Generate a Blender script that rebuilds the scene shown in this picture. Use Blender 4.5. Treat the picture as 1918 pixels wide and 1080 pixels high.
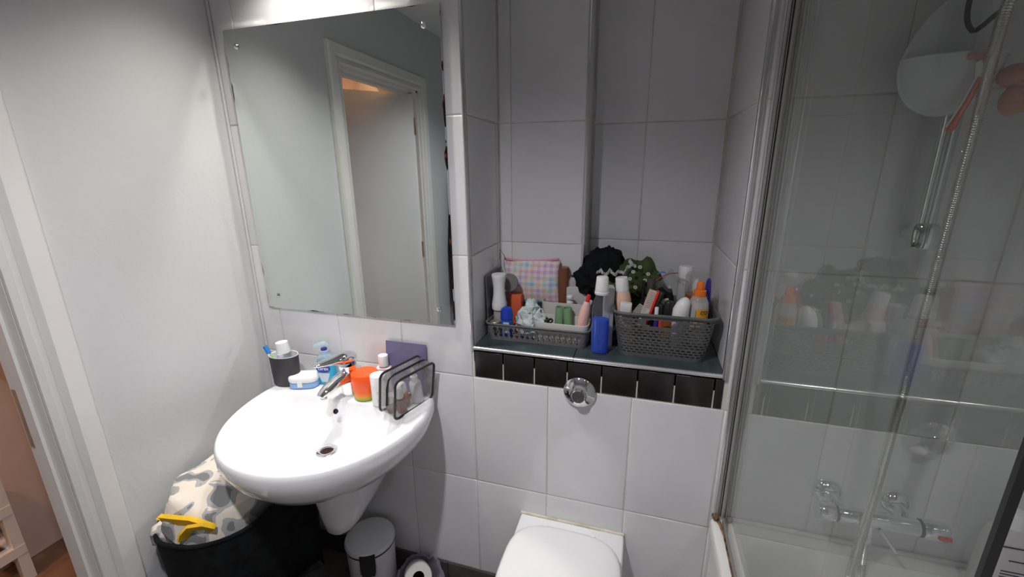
import bpy, bmesh, math, random
from mathutils import Vector, Matrix, Euler, noise
random.seed(7)
S = bpy.context.scene
COL = S.collection
for o in list(bpy.data.objects):
    bpy.data.objects.remove(o)

# ------------------------------------------------------------------ camera
FW, FH, FPX = 1918.0, 1080.0, 803.33
CAM = Vector((1.2441, -1.1777, 1.5416))
CROT = Euler((1.3006, 0.0097, 0.2923), 'XYZ')
cd = bpy.data.cameras.new('camera'); cam = bpy.data.objects.new('camera', cd); COL.objects.link(cam)
cam.location = CAM; cam.rotation_euler = CROT
cd.sensor_width = 36.0; cd.lens = 36.0 * FPX / FW; cd.clip_start = 0.01; cd.clip_end = 50
S.camera = cam
# ------------------------------------------------------------------ world, exposure
w = bpy.data.worlds.new('world'); S.world = w; w.use_nodes = True
w.node_tree.nodes['Background'].inputs[0].default_value = (0.9, 0.92, 1.0, 1)
w.node_tree.nodes['Background'].inputs[1].default_value = 0.15
S.view_settings.view_transform = 'Standard'
S.view_settings.look = 'None'
S.view_settings.gamma = 1.0
S.view_settings.use_curve_mapping = False
S.view_settings.exposure = 0.1
S.cycles.caustics_reflective = True
S.cycles.caustics_refractive = False
S.cycles.max_bounces = 8; S.cycles.diffuse_bounces = 3; S.cycles.glossy_bounces = 5
S.cycles.transparent_max_bounces = 16; S.cycles.transmission_bounces = 4
S.cycles.sample_clamp_indirect = 0.0
S.cycles.use_guiding = True
S.cycles.use_surface_guiding = True
S.cycles.use_volume_guiding = False
S.cycles.guiding_training_samples = 40
S.cycles.use_light_tree = False
S.cycles.use_adaptive_sampling = False
S.cycles.blur_glossy = 0.0
S.cycles.use_denoising = True
# main lamp power in watts for the four ceiling fittings: over basin, over room, over bath, hall
P_BASIN, P_ROOM, P_BATH, P_HALL = 41.0, 66.0, 10.0, 34.0

RM = CROT.to_matrix()
def ray(u, v): return RM @ Vector(((u - FW/2)/FPX, -(v - FH/2)/FPX, -1.0))
def atY(u, v, y):
    d = ray(u, v); return CAM + d*((y - CAM.y)/d.y)
def atX(u, v, x):
    d = ray(u, v); return CAM + d*((x - CAM.x)/d.x)
def atZ(u, v, z):
    d = ray(u, v); return CAM + d*((z - CAM.z)/d.z)
V = Vector

# ------------------------------------------------------------------ materials
MATS = {}
def nmat(name):
    m = bpy.data.materials.new(name); m.use_nodes = True; MATS[name] = m
    nt = m.node_tree; return m, nt, nt.nodes['Principled BSDF']
def link(nt, a, b): nt.links.new(a, b)
def node(nt, t, **k):
    n = nt.nodes.new(t)
    for a, b in k.items():
        if a.startswith('i_'):
            n.inputs[a[2:].replace('_', ' ')].default_value = b
        else: setattr(n, a, b)
    return n
def bumpnoise(nt, bs, scale, strength, dist=0.001, detail=3, stretch=None):
    tc = node(nt, 'ShaderNodeTexCoord')
    nz = node(nt, 'ShaderNodeTexNoise'); nz.inputs['Scale'].default_value = scale; nz.inputs['Detail'].default_value = detail
    src = tc.outputs['Object']
    if stretch:
        mp = node(nt, 'ShaderNodeMapping'); mp.inputs['Scale'].default_value = stretch
        link(nt, src, mp.inputs[0]); src = mp.outputs[0]
    link(nt, src, nz.inputs['Vector'])
    b = node(nt, 'ShaderNodeBump'); b.inputs['Strength'].default_value = strength; b.inputs['Distance'].default_value = dist
    link(nt, nz.outputs[0], b.inputs['Height']); link(nt, b.outputs[0], bs.inputs['Normal'])
    return tc, nz
def pm(name, c, rough=0.5, metal=0.0, var=0.0, vscale=8.0, bump=None, spec=0.5, sss=0.0, coat=0.0, c2=None):
    """principled with optional colour variation and bump"""
    m, nt, b = nmat(name)
    b.inputs['Roughness'].default_value = rough; b.inputs['Metallic'].default_value = metal
    b.inputs['Specular IOR Level'].default_value = spec
    if coat: b.inputs['Coat Weight'].default_value = coat; b.inputs['Coat Roughness'].default_value = 0.05
    if sss:
        b.inputs['Subsurface Weight'].default_value = sss; b.inputs['Subsurface Radius'].default_value = (0.01, 0.01, 0.01)
    c = (*c, 1)
    b.inputs['Base Color'].default_value = c
    if var or c2:
        tc = node(nt, 'ShaderNodeTexCoord'); nz = node(nt, 'ShaderNodeTexNoise'); nz.inputs['Scale'].default_value = vscale; nz.inputs['Detail'].default_value = 4
        link(nt, tc.outputs['Object'], nz.inputs['Vector'])
        r = node(nt, 'ShaderNodeValToRGB'); r.color_ramp.elements[0].position = 0.3; r.color_ramp.elements[1].position = 0.7
        r.color_ramp.elements[0].color = (*[max(0, x*(1 - var)) for x in c[:3]], 1)
        r.color_ramp.elements[1].color = (*c2, 1) if c2 else (*[min(1, x*(1 + var)) for x in c[:3]], 1)
        link(nt, nz.outputs[0], r.inputs[0]); link(nt, r.outputs[0], b.inputs['Base Color'])
    if bump: bumpnoise(nt, b, *bump)
    return m
def clear(name, tint=(0.95, 0.97, 0.97), ior=1.45, rough=0.02, haze=None, hazec=(0.9, 0.9, 0.9)):
    """thin clear sheet: fresnel mix of transparency and gloss, optional milky haze"""
    m, nt, b = nmat(name); nt.nodes.remove(b)
    out = nt.nodes['Material Output']
    tr = node(nt, 'ShaderNodeBsdfTransparent'); tr.inputs[0].default_value = (*tint, 1)
    gl = node(nt, 'ShaderNodeBsdfGlossy'); gl.inputs['Roughness'].default_value = rough; gl.inputs[0].default_value = (1, 1, 1, 1)
    fr = node(nt, 'ShaderNodeFresnel')      # same fresnel on both faces of the thin sheet (rays are not bent inside it)
    ge = node(nt, 'ShaderNodeNewGeometry'); mr = node(nt, 'ShaderNodeMapRange')
    mr.inputs[3].default_value = ior; mr.inputs[4].default_value = 1/ior
    link(nt, ge.outputs['Backfacing'], mr.inputs[0]); link(nt, mr.outputs[0], fr.inputs[0])
    mx = node(nt, 'ShaderNodeMixShader')
    link(nt, fr.outputs[0], mx.inputs[0]); link(nt, tr.outputs[0], mx.inputs[1]); link(nt, gl.outputs[0], mx.inputs[2])
    res = mx
    if haze:
        df = node(nt, 'ShaderNodeBsdfDiffuse'); df.inputs[0].default_value = (*hazec, 1)
        tl = node(nt, 'ShaderNodeBsdfTranslucent'); tl.inputs[0].default_value = (*hazec, 1)
        m0 = node(nt, 'ShaderNodeMixShader'); m0.inputs[0].default_value = 0.4
        link(nt, df.outputs[0], m0.inputs[1]); link(nt, tl.outputs[0], m0.inputs[2])
        m2 = node(nt, 'ShaderNodeMixShader'); m2.inputs[0].default_value = haze
        link(nt, mx.outputs[0], m2.inputs[1]); link(nt, m0.outputs[0], m2.inputs[2]); res = m2
    link(nt, res.outputs[0], out.inputs[0])
    return m

paint = pm('wall_paint', (0.645, 0.645, 0.66), 0.55, bump=(60, 0.25, 0.002, 5), var=0.02, vscale=3)
ceilm = pm('ceiling_paint', (0.80, 0.80, 0.80), 0.8, bump=(80, 0.1, 0.001))
woodw = pm('gloss_white_woodwork', (0.80, 0.78, 0.76), 0.3, bump=(40, 0.1, 0.001), var=0.02)
doorm = pm('white_door_paint', (0.78, 0.77, 0.77), 0.4, bump=(90, 0.15, 0.001))
tilem = pm('white_glazed_tile', (0.80, 0.795, 0.81), 0.12, var=0.03, vscale=5, bump=(9, 0.10, 0.003, 2))
groutm = pm('grout', (0.66, 0.63, 0.57), 0.9, var=0.15, vscale=20, bump=(200, 0.3, 0.001))
darkt = pm('dark_glazed_tile', (0.022, 0.020, 0.019), 0.16, var=0.5, vscale=9, bump=(12, 0.06, 0.003, 2))
shelfm = pm('slate_green_shelf_tile', (0.045, 0.062, 0.066), 0.18, var=0.3, vscale=10, bump=(30, 0.08, 0.001))
brownt = pm('brown_floor_tile', (0.085, 0.070, 0.066), 0.4, var=0.25, vscale=14, bump=(40, 0.12, 0.001))
chrome = pm('chrome', (0.82, 0.83, 0.85), 0.05, 1.0)
chromeb = pm('brushed_chrome_trim', (0.75, 0.75, 0.77), 0.2, 1.0)
steel = pm('dull_steel', (0.5, 0.5, 0.5), 0.35, 1.0, var=0.1)
porc = pm('white_porcelain', (0.86, 0.86, 0.88), 0.08, coat=0.6, var=0.01)
acryl = pm('white_acrylic', (0.80, 0.79, 0.78), 0.18, var=0.02)
seal = pm('old_sealant', (0.62, 0.55, 0.42), 0.5, var=0.25, vscale=30, c2=(0.75, 0.72, 0.64))
mould = pm('mouldy_sealant', (0.05, 0.03, 0.02), 0.7, var=0.5, vscale=60, c2=(0.35, 0.2, 0.1))
whitep = pm('white_plastic', (0.82, 0.82, 0.82), 0.3, spec=0.4)
greyw = pm('warm_white_plastic', (0.70, 0.68, 0.65), 0.35)
podm = pm('pale_grey_plastic', (0.84, 0.84, 0.88), 0.35)
greyp = pm('grey_basket_plastic', (0.115, 0.118, 0.115), 0.4, var=0.1, vscale=30)
greyp2 = pm('grey_tray_plastic', (0.16, 0.155, 0.155), 0.4, var=0.1, vscale=30)
blackp = pm('black_plastic', (0.012, 0.012, 0.013), 0.35)
blackf = pm('black_fabric', (0.009, 0.010, 0.011), 0.9, var=0.4, vscale=30, bump=(300, 0.4, 0.001), spec=0.15)
charf = pm('charcoal_fabric', (0.03, 0.032, 0.035), 0.9, var=0.3, vscale=40, bump=(250, 0.4, 0.001), spec=0.2)
cupm = pm('matt_dark_cup', (0.035, 0.032, 0.038), 0.5)
bluep = pm('royal_blue_plastic', (0.012, 0.055, 0.50), 0.22)
navyp = pm('navy_plastic', (0.02, 0.03, 0.30), 0.25)
redp = pm('red_plastic', (0.75, 0.03, 0.03), 0.3)
orangep = pm('orange_plastic', (0.90, 0.20, 0.02), 0.3)
oranger = pm('orange_carton', (0.75, 0.13, 0.05), 0.5, var=0.1)
greenp = pm('sage_green_plastic', (0.24, 0.42, 0.22), 0.45)
pinkp = pm('pink_tube_plastic', (0.82, 0.50, 0.44), 0.35)
peach = pm('peach_can', (0.78, 0.52, 0.40), 0.35)
purplep = pm('purple_plastic', (0.06, 0.03, 0.28), 0.3)
purplec = pm('slate_purple_card', (0.155, 0.14, 0.26), 0.4, var=0.12, vscale=14)
amber = pm('amber_liquid', (0.50, 0.17, 0.06), 0.15, var=0.1)
brownb = pm('amber_bottle', (0.22, 0.06, 0.02), 0.15)
tealm = pm('teal_liquid_soap', (0.03, 0.40, 0.66), 0.15)
cream = pm('cream_card', (0.62, 0.52, 0.40), 0.6)
palepink = pm('pale_pink_bottle', (0.72, 0.58, 0.62), 0.25)
paper = pm('white_tissue_paper', (0.82, 0.79, 0.74), 0.9, bump=(200, 0.2, 0.001))
cardb = pm('cardboard_tube', (0.16, 0.10, 0.07), 0.9)
inkm = pm('dark_ink', (0.03, 0.03, 0.05), 0.6)
inkg = pm('grey_ink', (0.35, 0.33, 0.34), 0.6)
yellowl = pm('yellow_label', (0.85, 0.42, 0.05), 0.45)
yellowf = pm('yellow_cotton_trim', (0.80, 0.48, 0.02), 0.85, bump=(300, 0.3, 0.001), var=0.12, vscale=30)
woodm = pm('pale_wood', (0.60, 0.36, 0.18), 0.45, var=0.15, vscale=12)
pinkwall = pm('hall_paint', (0.66, 0.55, 0.50), 0.6, var=0.03)
hallfl = pm('hall_floorboard', (0.22, 0.13, 0.085), 0.4, var=0.3, vscale=6, bump=(40, 0.1, 0.001))
maroonf = pm('maroon_towelling', (0.06, 0.025, 0.03), 0.95, var=0.3, vscale=40, bump=(200, 0.6, 0.002))
peachs = pm('peach_sponge', (0.66, 0.33, 0.25), 0.6, bump=(120, 0.5, 0.002), var=0.08)
razorp = pm('coral_razor_plastic', (0.85, 0.25, 0.18), 0.3)
greens = pm('olive_floral_cloth', (0.045, 0.07, 0.018), 0.85, var=0.5, vscale=14, bump=(150, 0.3, 0.001))
lacem = pm('white_lace', (0.62, 0.62, 0.58), 0.9, bump=(300, 0.5, 0.001))
bristle = pm('cream_bristle', (0.70, 0.58, 0.50), 0.7)
glassc = clear('shower_glass', (0.80, 0.82, 0.80), 1.52, 0.0)
clearp = clear('clear_plastic', (0.95, 0.96, 0.97), 1.5, 0.03, 0.06)
clearv = clear('clear_vinyl', (0.90, 0.90, 0.90), 1.6, 0.05, 0.10, (0.6, 0.6, 0.6))
milky = clear('milky_plastic', (0.92, 0.92, 0.92), 1.45, 0.1, 0.55, (0.80, 0.77, 0.75))
frost = clear('frosted_blue_plastic', (0.85, 0.92, 0.97), 1.45, 0.1, 0.5, (0.70, 0.85, 0.95))
lilacb = clear('lilac_film', (0.90, 0.89, 0.95), 1.45, 0.08, 0.34, (0.74, 0.72, 0.86))
bluel = clear('blue_mouthwash', (0.05, 0.30, 0.98), 1.35, 0.05, 0.55, (0.004, 0.17, 0.95))
orangel = clear('amber_wash', (0.85, 0.40, 0.14), 1.35, 0.05, 0.6, (0.62, 0.22, 0.07))

def mirror_mat(w2, h2):
    m, nt, b = nmat('aged_mirror')
    b.inputs['Metallic'].default_value = 1; b.inputs['Roughness'].default_value = 0.0
    b.inputs['Base Color'].default_value = (0.74, 0.79, 0.77, 1)
    tc = node(nt, 'ShaderNodeTexCoord'); sp = node(nt, 'ShaderNodeSeparateXYZ'); link(nt, tc.outputs['Object'], sp.inputs[0])
    def mth(op, a, b_=None, v=None):
        n = node(nt, 'ShaderNodeMath', operation=op); link(nt, a, n.inputs[0])
        if b_ is not None: link(nt, b_, n.inputs[1])
        elif v is not None: n.inputs[1].default_value = v
        return n.outputs[0]
    def edge(ax, half):
        a = mth('ABSOLUTE', sp.outputs[ax]); n = node(nt, 'ShaderNodeMath', operation='SUBTRACT'); n.inputs[0].default_value = half
        link(nt, a, n.inputs[1]); return n.outputs[0]
    d = mth('MINIMUM', edge('X', w2), edge('Z', h2))
    nz = node(nt, 'ShaderNodeTexNoise'); nz.inputs['Scale'].default_value = 9; nz.inputs['Detail'].default_value = 6; link(nt, tc.outputs['Object'], nz.inputs['Vector'])
    th = mth('MULTIPLY', mth('SUBTRACT', nz.outputs[0], v=0.535), v=0.034)
    worn = mth('LESS_THAN', d, th)
    n2 = node(nt, 'ShaderNodeTexNoise'); n2.inputs['Scale'].default_value = 25; link(nt, tc.outputs['Object'], n2.inputs['Vector'])
    cr = node(nt, 'ShaderNodeValToRGB'); cr.color_ramp.elements[0].color = (0.02, 0.015, 0.012, 1); cr.color_ramp.elements[1].color = (0.30, 0.07, 0.04, 1)
    cr.color_ramp.elements[0].position = 0.55; cr.color_ramp.elements[1].position = 0.68
    link(nt, n2.outputs[0], cr.inputs[0])
    df = node(nt, 'ShaderNodeBsdfDiffuse'); link(nt, cr.outputs[0], df.inputs[0])
    mx = node(nt, 'ShaderNodeMixShader'); link(nt, worn, mx.inputs[0]); link(nt, b.outputs[0], mx.inputs[1]); link(nt, df.outputs[0], mx.inputs[2])
    link(nt, mx.outputs[0], nt.nodes['Material Output'].inputs[0]); return m

def camo_mat():
    m, nt, b = nmat('grey_cream_printed_cotton'); b.inputs['Roughness'].default_value = 0.95; b.inputs['Specular IOR Level'].default_value = 0.1
    tc = node(nt, 'ShaderNodeTexCoord'); nz = node(nt, 'ShaderNodeTexNoise'); nz.inputs['Scale'].default_value = 19; nz.inputs['Detail'].default_value = 0.6; nz.inputs['Distortion'].default_value = 0.5
    link(nt, tc.outputs['Object'], nz.inputs['Vector'])
    r = node(nt, 'ShaderNodeValToRGB'); r.color_ramp.interpolation = 'CONSTANT'
    r.color_ramp.elements[0].color = (0.22, 0.22, 0.22, 1); r.color_ramp.elements[1].position = 0.49; r.color_ramp.elements[1].color = (0.78, 0.70, 0.61, 1)
    e = r.color_ramp.elements.new(0.40); e.color = (0.42, 0.42, 0.42, 1)
    link(nt, nz.outputs[0], r.inputs[0]); link(nt, r.outputs[0], b.inputs['Base Color'])
    n2 = node(nt, 'ShaderNodeTexNoise'); n2.inputs['Scale'].default_value = 400; link(nt, tc.outputs['Object'], n2.inputs['Vector'])
    bp = node(nt, 'ShaderNodeBump'); bp.inputs['Strength'].default_value = 0.4; bp.inputs['Distance'].default_value = 0.001
    link(nt, n2.outputs[0], bp.inputs['Height']); link(nt, bp.outputs[0], b.inputs['Normal']); return m
camo = camo_mat()

def gingham_mat():
    m, nt, b = nmat('pastel_check_cloth'); b.inputs['Roughness'].default_value = 0.8
    tc = node(nt, 'ShaderNodeTexCoord'); sp = node(nt, 'ShaderNodeSeparateXYZ'); link(nt, tc.outputs['Object'], sp.inputs[0])
    def stripe(ax):
        mu = node(nt, 'ShaderNodeMath', operation='MULTIPLY'); link(nt, sp.outputs[ax], mu.inputs[0]); mu.inputs[1].default_value = 46
        fr = node(nt, 'ShaderNodeMath', operation='FRACT'); link(nt, mu.outputs[0], fr.inputs[0])
        lt = node(nt, 'ShaderNodeMath', operation='LESS_THAN'); link(nt, fr.outputs[0], lt.inputs[0]); lt.inputs[1].default_value = 0.5
        return lt.outputs[0]
    ad = node(nt, 'ShaderNodeMath', operation='ADD'); link(nt, stripe('X'), ad.inputs[0]); link(nt, stripe('Z'), ad.inputs[1])
    ha = node(nt, 'ShaderNodeMath', operation='MULTIPLY'); link(nt, ad.outputs[0], ha.inputs[0]); ha.inputs[1].default_value = 0.42
    mp = node(nt, 'ShaderNodeMapping'); mp.inputs['Scale'].default_value = (23, 0.01, 23); link(nt, tc.outputs['Object'], mp.inputs[0])
    nz = node(nt, 'ShaderNodeTexNoise'); nz.inputs['Scale'].default_value = 0.9; nz.inputs['Detail'].default_value = 0; link(nt, mp.outputs[0], nz.inputs['Vector'])
    r = node(nt, 'ShaderNodeValToRGB'); els = r.color_ramp.elements
    els[0].position = 0.28; els[0].color = (0.25, 0.48, 0.75, 1); els[1].position = 0.72; els[1].color = (0.75, 0.30, 0.62, 1)
    for p_, c_ in ((0.38, (0.35, 0.62, 0.66)), (0.46, (0.85, 0.55, 0.32)), (0.54, (0.82, 0.36, 0.42)), (0.62, (0.48, 0.36, 0.74))):
        e = els.new(p_); e.color = (*c_, 1)
    link(nt, nz.outputs[0], r.inputs[0])
    mx = node(nt, 'ShaderNodeMixRGB'); link(nt, ha.outputs[0], mx.inputs[0]); mx.inputs[1].default_value = (0.80, 0.74, 0.74, 1); link(nt, r.outputs[0], mx.inputs[2])
    link(nt, mx.outputs[0], b.inputs['Base Color']); return m
gingham = gingham_mat()

def jar_mat():
    m, nt, b = nmat('orange_to_lime_jar'); b.inputs['Roughness'].default_value = 0.35
    tc = node(nt, 'ShaderNodeTexCoord'); sp = node(nt, 'ShaderNodeSeparateXYZ'); link(nt, tc.outputs['Object'], sp.inputs[0])
    mr = node(nt, 'ShaderNodeMapRange'); mr.inputs[1].default_value = 0.0; mr.inputs[2].default_value = 0.03; link(nt, sp.outputs['Z'], mr.inputs[0])
    r = node(nt, 'ShaderNodeValToRGB'); r.color_ramp.elements[0].color = (0.33, 0.42, 0.02, 1); r.color_ramp.elements[0].position = 0.2
    r.color_ramp.elements[1].color = (0.95, 0.12, 0.015, 1)
    e = r.color_ramp.elements.new(0.5); e.color = (0.80, 0.32, 0.02, 1)
    link(nt, mr.outputs[0], r.inputs[0]); link(nt, r.outputs[0], b.inputs['Base Color']); return m
jarm = jar_mat()

# ------------------------------------------------------------------ mesh helpers
def rrect(w_, d_, r, n=5):
    r = min(r, w_/2 - 1e-5, d_/2 - 1e-5); pts = []
    for cx, cy, a0 in ((w_/2 - r, d_/2 - r, 0), (-w_/2 + r, d_/2 - r, 90), (-w_/2 + r, -d_/2 + r, 180), (w_/2 - r, -d_/2 + r, 270)):
        for i in range(n + 1):
            a = math.radians(a0 + 90*i/n); pts.append((cx + r*math.cos(a), cy + r*math.sin(a)))
    return pts
class B:
    def __init__(s): s.v = []; s.f = []
    def add(s, vs, fs, M=None):
        n = len(s.v)
        s.v += [(M @ V(q) if M else V(q)) for q in vs]
        s.f += [tuple(i + n for i in f) for f in fs]; return s
    def box(s, x0, y0, z0, x1, y1, z1, M=None):
        vs = [(x, y, z) for z in (z0, z1) for y in (y0, y1) for x in (x0, x1)]
        return s.add(vs, [(0, 2, 3, 1), (4, 5, 7, 6), (0, 1, 5, 4), (2, 6, 7, 3), (0, 4, 6, 2), (1, 3, 7, 5)], M)
    def loft(s, rings, cap0=True, cap1=True, closed=True, M=None):
        n = len(rings[0]); vs = [q for r in rings for q in r]; fs = []
        for i in range(len(rings) - 1):
            for j in range(n if closed else n - 1):
                k = (j + 1) % n; fs.append((i*n + j, i*n + k, (i + 1)*n + k, (i + 1)*n + j))
        if cap0: fs.append(tuple(reversed(range(n))))
        if cap1: fs.append(tuple(range((len(rings) - 1)*n, len(rings)*n)))
        return s.add(vs, fs, M)
    def lathe(s, prof, seg=24, M=None, sx=1.0, sy=1.0, cap0=True, cap1=True):
        rings = [[(r*sx*math.cos(2*math.pi*j/seg), r*sy*math.sin(2*math.pi*j/seg), z) for j in range(seg)] for r, z in prof]
        return s.loft(rings, cap0, cap1, True, M)
    def rbox(s, w_, d_, h, r=0.005, b=0.002, M=None, n=5, taper=1.0):
        def ring(k, z, t): return [((x*t)*(1 - k/ (w_/2)), (y*t)*(1 - k/(d_/2)), z) for x, y in rrect(w_, d_, r, n)]
        return s.loft([ring(b, 0, 1), ring(b*.3, b*.3, 1), ring(0, b, 1), ring(0, h - b, taper), ring(b*.3, h - b*.3, taper), ring(b, h, taper)], M=M)
    def tube(s, pts, r, seg=10, caps=True, flat=1.0):
        pts = [V(q) for q in pts]; n = len(pts); rings = []; up = V((0, 0, 1)); prev = None
        for i, q in enumerate(pts):
            t = (pts[min(i + 1, n - 1)] - pts[max(i - 1, 0)]).normalized()
            if prev is None:
                a = up if abs(t.z) < 0.9 else V((1, 0, 0)); u = t.cross(a).normalized()
            else: u = (prev - t*prev.dot(t)).normalized()
            prev = u; w2 = t.cross(u); rr = r[i] if isinstance(r, (list, tuple)) else r
            rings.append([q + u*rr*math.cos(2*math.pi*j/seg) + w2*rr*flat*math.sin(2*math.pi*j/seg) for j in range(seg)])
        return s.loft(rings, caps, caps)
    def blob(s, c, rad, amp=0.15, freq=3.0, sub=3, seed=0, M=None):
        bm = bmesh.new(); bmesh.ops.create_icosphere(bm, subdivisions=sub, radius=1)
        vs = []
        for q in bm.verts:
            d = q.co.normalized(); k = 1 + amp*noise.noise(d*freq + V((seed*7.1, seed*3.3, 0))) + amp*.5*noise.noise(d*freq*2.7 + V((0, seed*5.1, 0)))
            vs.append(V((d.x*rad[0]*k, d.y*rad[1]*k, d.z*rad[2]*k)))
        fs = [tuple(x.index for x in f.verts) for f in bm.faces]; bm.free()
        MM = Matrix.Translation(V(c)) @ (M or Matrix())
        return s.add(vs, fs, MM)
    def xf(s, M): s.v = [M @ q for q in s.v]; return s
    def build(s, name, mat, parent=None, smooth=True, ang=40):
        org = V((0, 0, 0))
        if parent is not None: org = parent['_o'] if '_o' in parent else parent.location; org = V(org)
        me = bpy.data.meshes.new(name); me.from_pydata([q - org for q in s.v], [], s.f); me.update()
        bm = bmesh.new(); bm.from_mesh(me); bmesh.ops.recalc_face_normals(bm, faces=bm.faces); bm.to_mesh(me); bm.free()
        if smooth:
            for f in me.polygons: f.use_smooth = True
            me.set_sharp_from_angle(angle=math.radians(ang))
        me.materials.append(mat)
        o = bpy.data.objects.new(name, me); COL.objects.link(o)
        if parent is not None:
            o.parent = parent; ORG[o.name] = org
        return o
ORG = {}
_pb = B.build
def T(x, y, z): return Matrix.Translation(V((x, y, z)))
def R(a, ax): return Matrix.Rotation(math.radians(a), 4, ax)
def tag(o, label, cat, group=None):
    o['label'] = label; o['category'] = cat
    if group: o['group'] = group
    return o
def thing(name, label, cat, loc, group=None):
    o = bpy.data.objects.new(name, None); COL.objects.link(o); o.location = loc; o.empty_display_size = 0.02
    return tag(o, label, cat, group)
def solo(b, name, mat, label, cat, loc, group=None, **k):
    """a thing that is one mesh, its origin at loc"""
    b.xf(T(-loc[0], -loc[1], -loc[2])); o = b.build(name, mat, None, **k); o.location = loc
    return tag(o, label, cat, group)
def sub(b, name, mat, part, **k):
    """sub-part of a part: same origin as the part's thing"""
    root = part.parent if part.parent else part
    o = b.xf(T(*(-V(root.location)))).build(name, mat, None, **k); o.parent = part
    return o
def struct(o): o['kind'] = 'structure'; return o
def text_part(body, size, M, mat, parent, name='lettering', ext=0.0003, align='CENTER'):
    cu = bpy.data.curves.new('t', 'FONT'); cu.body = body; cu.size = size; cu.extrude = ext; cu.align_x = align; cu.align_y = 'CENTER'
    to = bpy.data.objects.new('t', cu); COL.objects.link(to); bpy.context.view_layer.update()
    me = bpy.data.meshes.new_from_object(to.evaluated_get(bpy.context.evaluated_depsgraph_get()))
    bpy.data.objects.remove(to)
    org = V(parent.location) if parent.parent is None else V(parent.parent.location)
    me.transform(T(*(-org)) @ M); me.materials.clear(); me.materials.append(mat)
    o = bpy.data.objects.new(name, me); COL.objects.link(o); o.parent = parent; return o
# frame facing the room (-Y): x right, z up in text plane
FACE = R(90, 'X')

# ------------------------------------------------------------------ ceiling lamps
def downlight(label, x, y, power, col, ang=100, blend=0.6, rad=0.035, tilt=(0, 0)):
    z = CEIL
    t = thing('downlight', label, 'ceiling light', (x, y, z), 'recessed ceiling downlights')
    B().lathe([(0.030, -0.001), (0.043, -0.001), (0.045, -0.004), (0.041, -0.009), (0.033, -0.010), (0.030, -0.006), (0.030, -0.001)], 32, T(x, y, z), cap0=False, cap1=False).build('bezel', chrome, t)
    ld = bpy.data.lights.new('downlight_lamp', 'SPOT'); ld.energy = power; ld.color = col; ld.spot_size = math.radians(ang); ld.spot_blend = blend; ld.shadow_soft_size = rad
    lo = bpy.data.objects.new('downlight_lamp', ld); COL.objects.link(lo); lo.parent = t; lo.location = (0, 0, -0.035); lo.rotation_euler = (math.radians(tilt[0]), math.radians(tilt[1]), 0)
CEIL = 2.37
XL, XR, YF = -0.09, 2.235, -2.1
downlight('recessed chrome ceiling light above the wall mirror', 0.31, -0.19, P_BASIN, (1.0, 0.94, 0.86), 98, 1.0, 0.04)
downlight('recessed chrome ceiling light in the middle of the bathroom', 0.76, -1.0, P_ROOM, (0.98, 0.97, 1.0), 138, 1.0)
downlight('recessed chrome ceiling light above the bath', 1.75, -1.1, P_BATH, (0.98, 0.97, 1.0), 120, 1.0)

# ------------------------------------------------------------------ shell
Z0, TH, TW = 1.69, 0.398, 0.25       # row datum, row height, column width
ROWS = [0.098] + [Z0 + k*TH for k in (-3, -2, -1, 0, 1)] + [CEIL]
NXL, NXR, NZ = 0.757, 1.488, 1.0     # niche opening
D1, D2, XBOX = 0.2816, 0.4223, 1.058
floor = struct(B().box(XL - 0.1, YF, -0.05, XR, 0.0, -0.004).build('floor', groutm, None, False))
ceiling = struct(B().box(XL - 0.1, YF - 0.1, CEIL, XR + 0.1, D2 + 0.1, CEIL + 0.05).build('ceiling', ceilm, None, False))
wb = B()                              # back wall around the niche, front plane y=0
wb.box(XL - 0.1, 0.0, 0, NXL, 0.05, CEIL).box(NXL, 0, 0, NXR, 0.05, NZ - 0.012).box(NXR + 0.0, 0, 0, XR + 0.1, 0.05, CEIL)
wall_back = struct(wb.build('wall_back', groutm, None, False))
nl = struct(B().box(NXL - 0.04, 0.05, NZ - 0.05, NXL, D2, CEIL).build('wall_niche_left', groutm, None, False))
nr = struct(B().box(NXR, 0.05, NZ - 0.05, NXR + 0.04, D2, CEIL).build('wall_niche_right', groutm, None, False))
nb = struct(B().box(NXL - 0.04, D2, NZ - 0.05, NXR + 0.04, D2 + 0.05, CEIL).build('wall_niche_back', groutm, None, False))
nx = struct(B().box(NXL, D1, NZ, XBOX, D2, CEIL).build('wall_niche_boxing', groutm, None, False))
wr = struct(B().box(XR, YF, 0, XR + 0.1, 0.0, CEIL).build('wall_right', groutm, None, False))
wf = struct(B().box(XL - 0.1, YF - 0.1, 0, XR + 0.1, YF, CEIL).build('wall_front', paint, None, False))
DY0, DY1, DH = -0.629, -1.335, 2.005   # doorway in the left wall
wl = B().box(XL - 0.1, DY0 + 0.0, 0, XL, 0.0, CEIL).box(XL - 0.1, YF, 0, XL, DY1, CEIL).box(XL - 0.1, DY1, DH, XL, DY0, CEIL)
wall_left = struct(wl.build('wall_left', paint, None, False))

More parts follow.
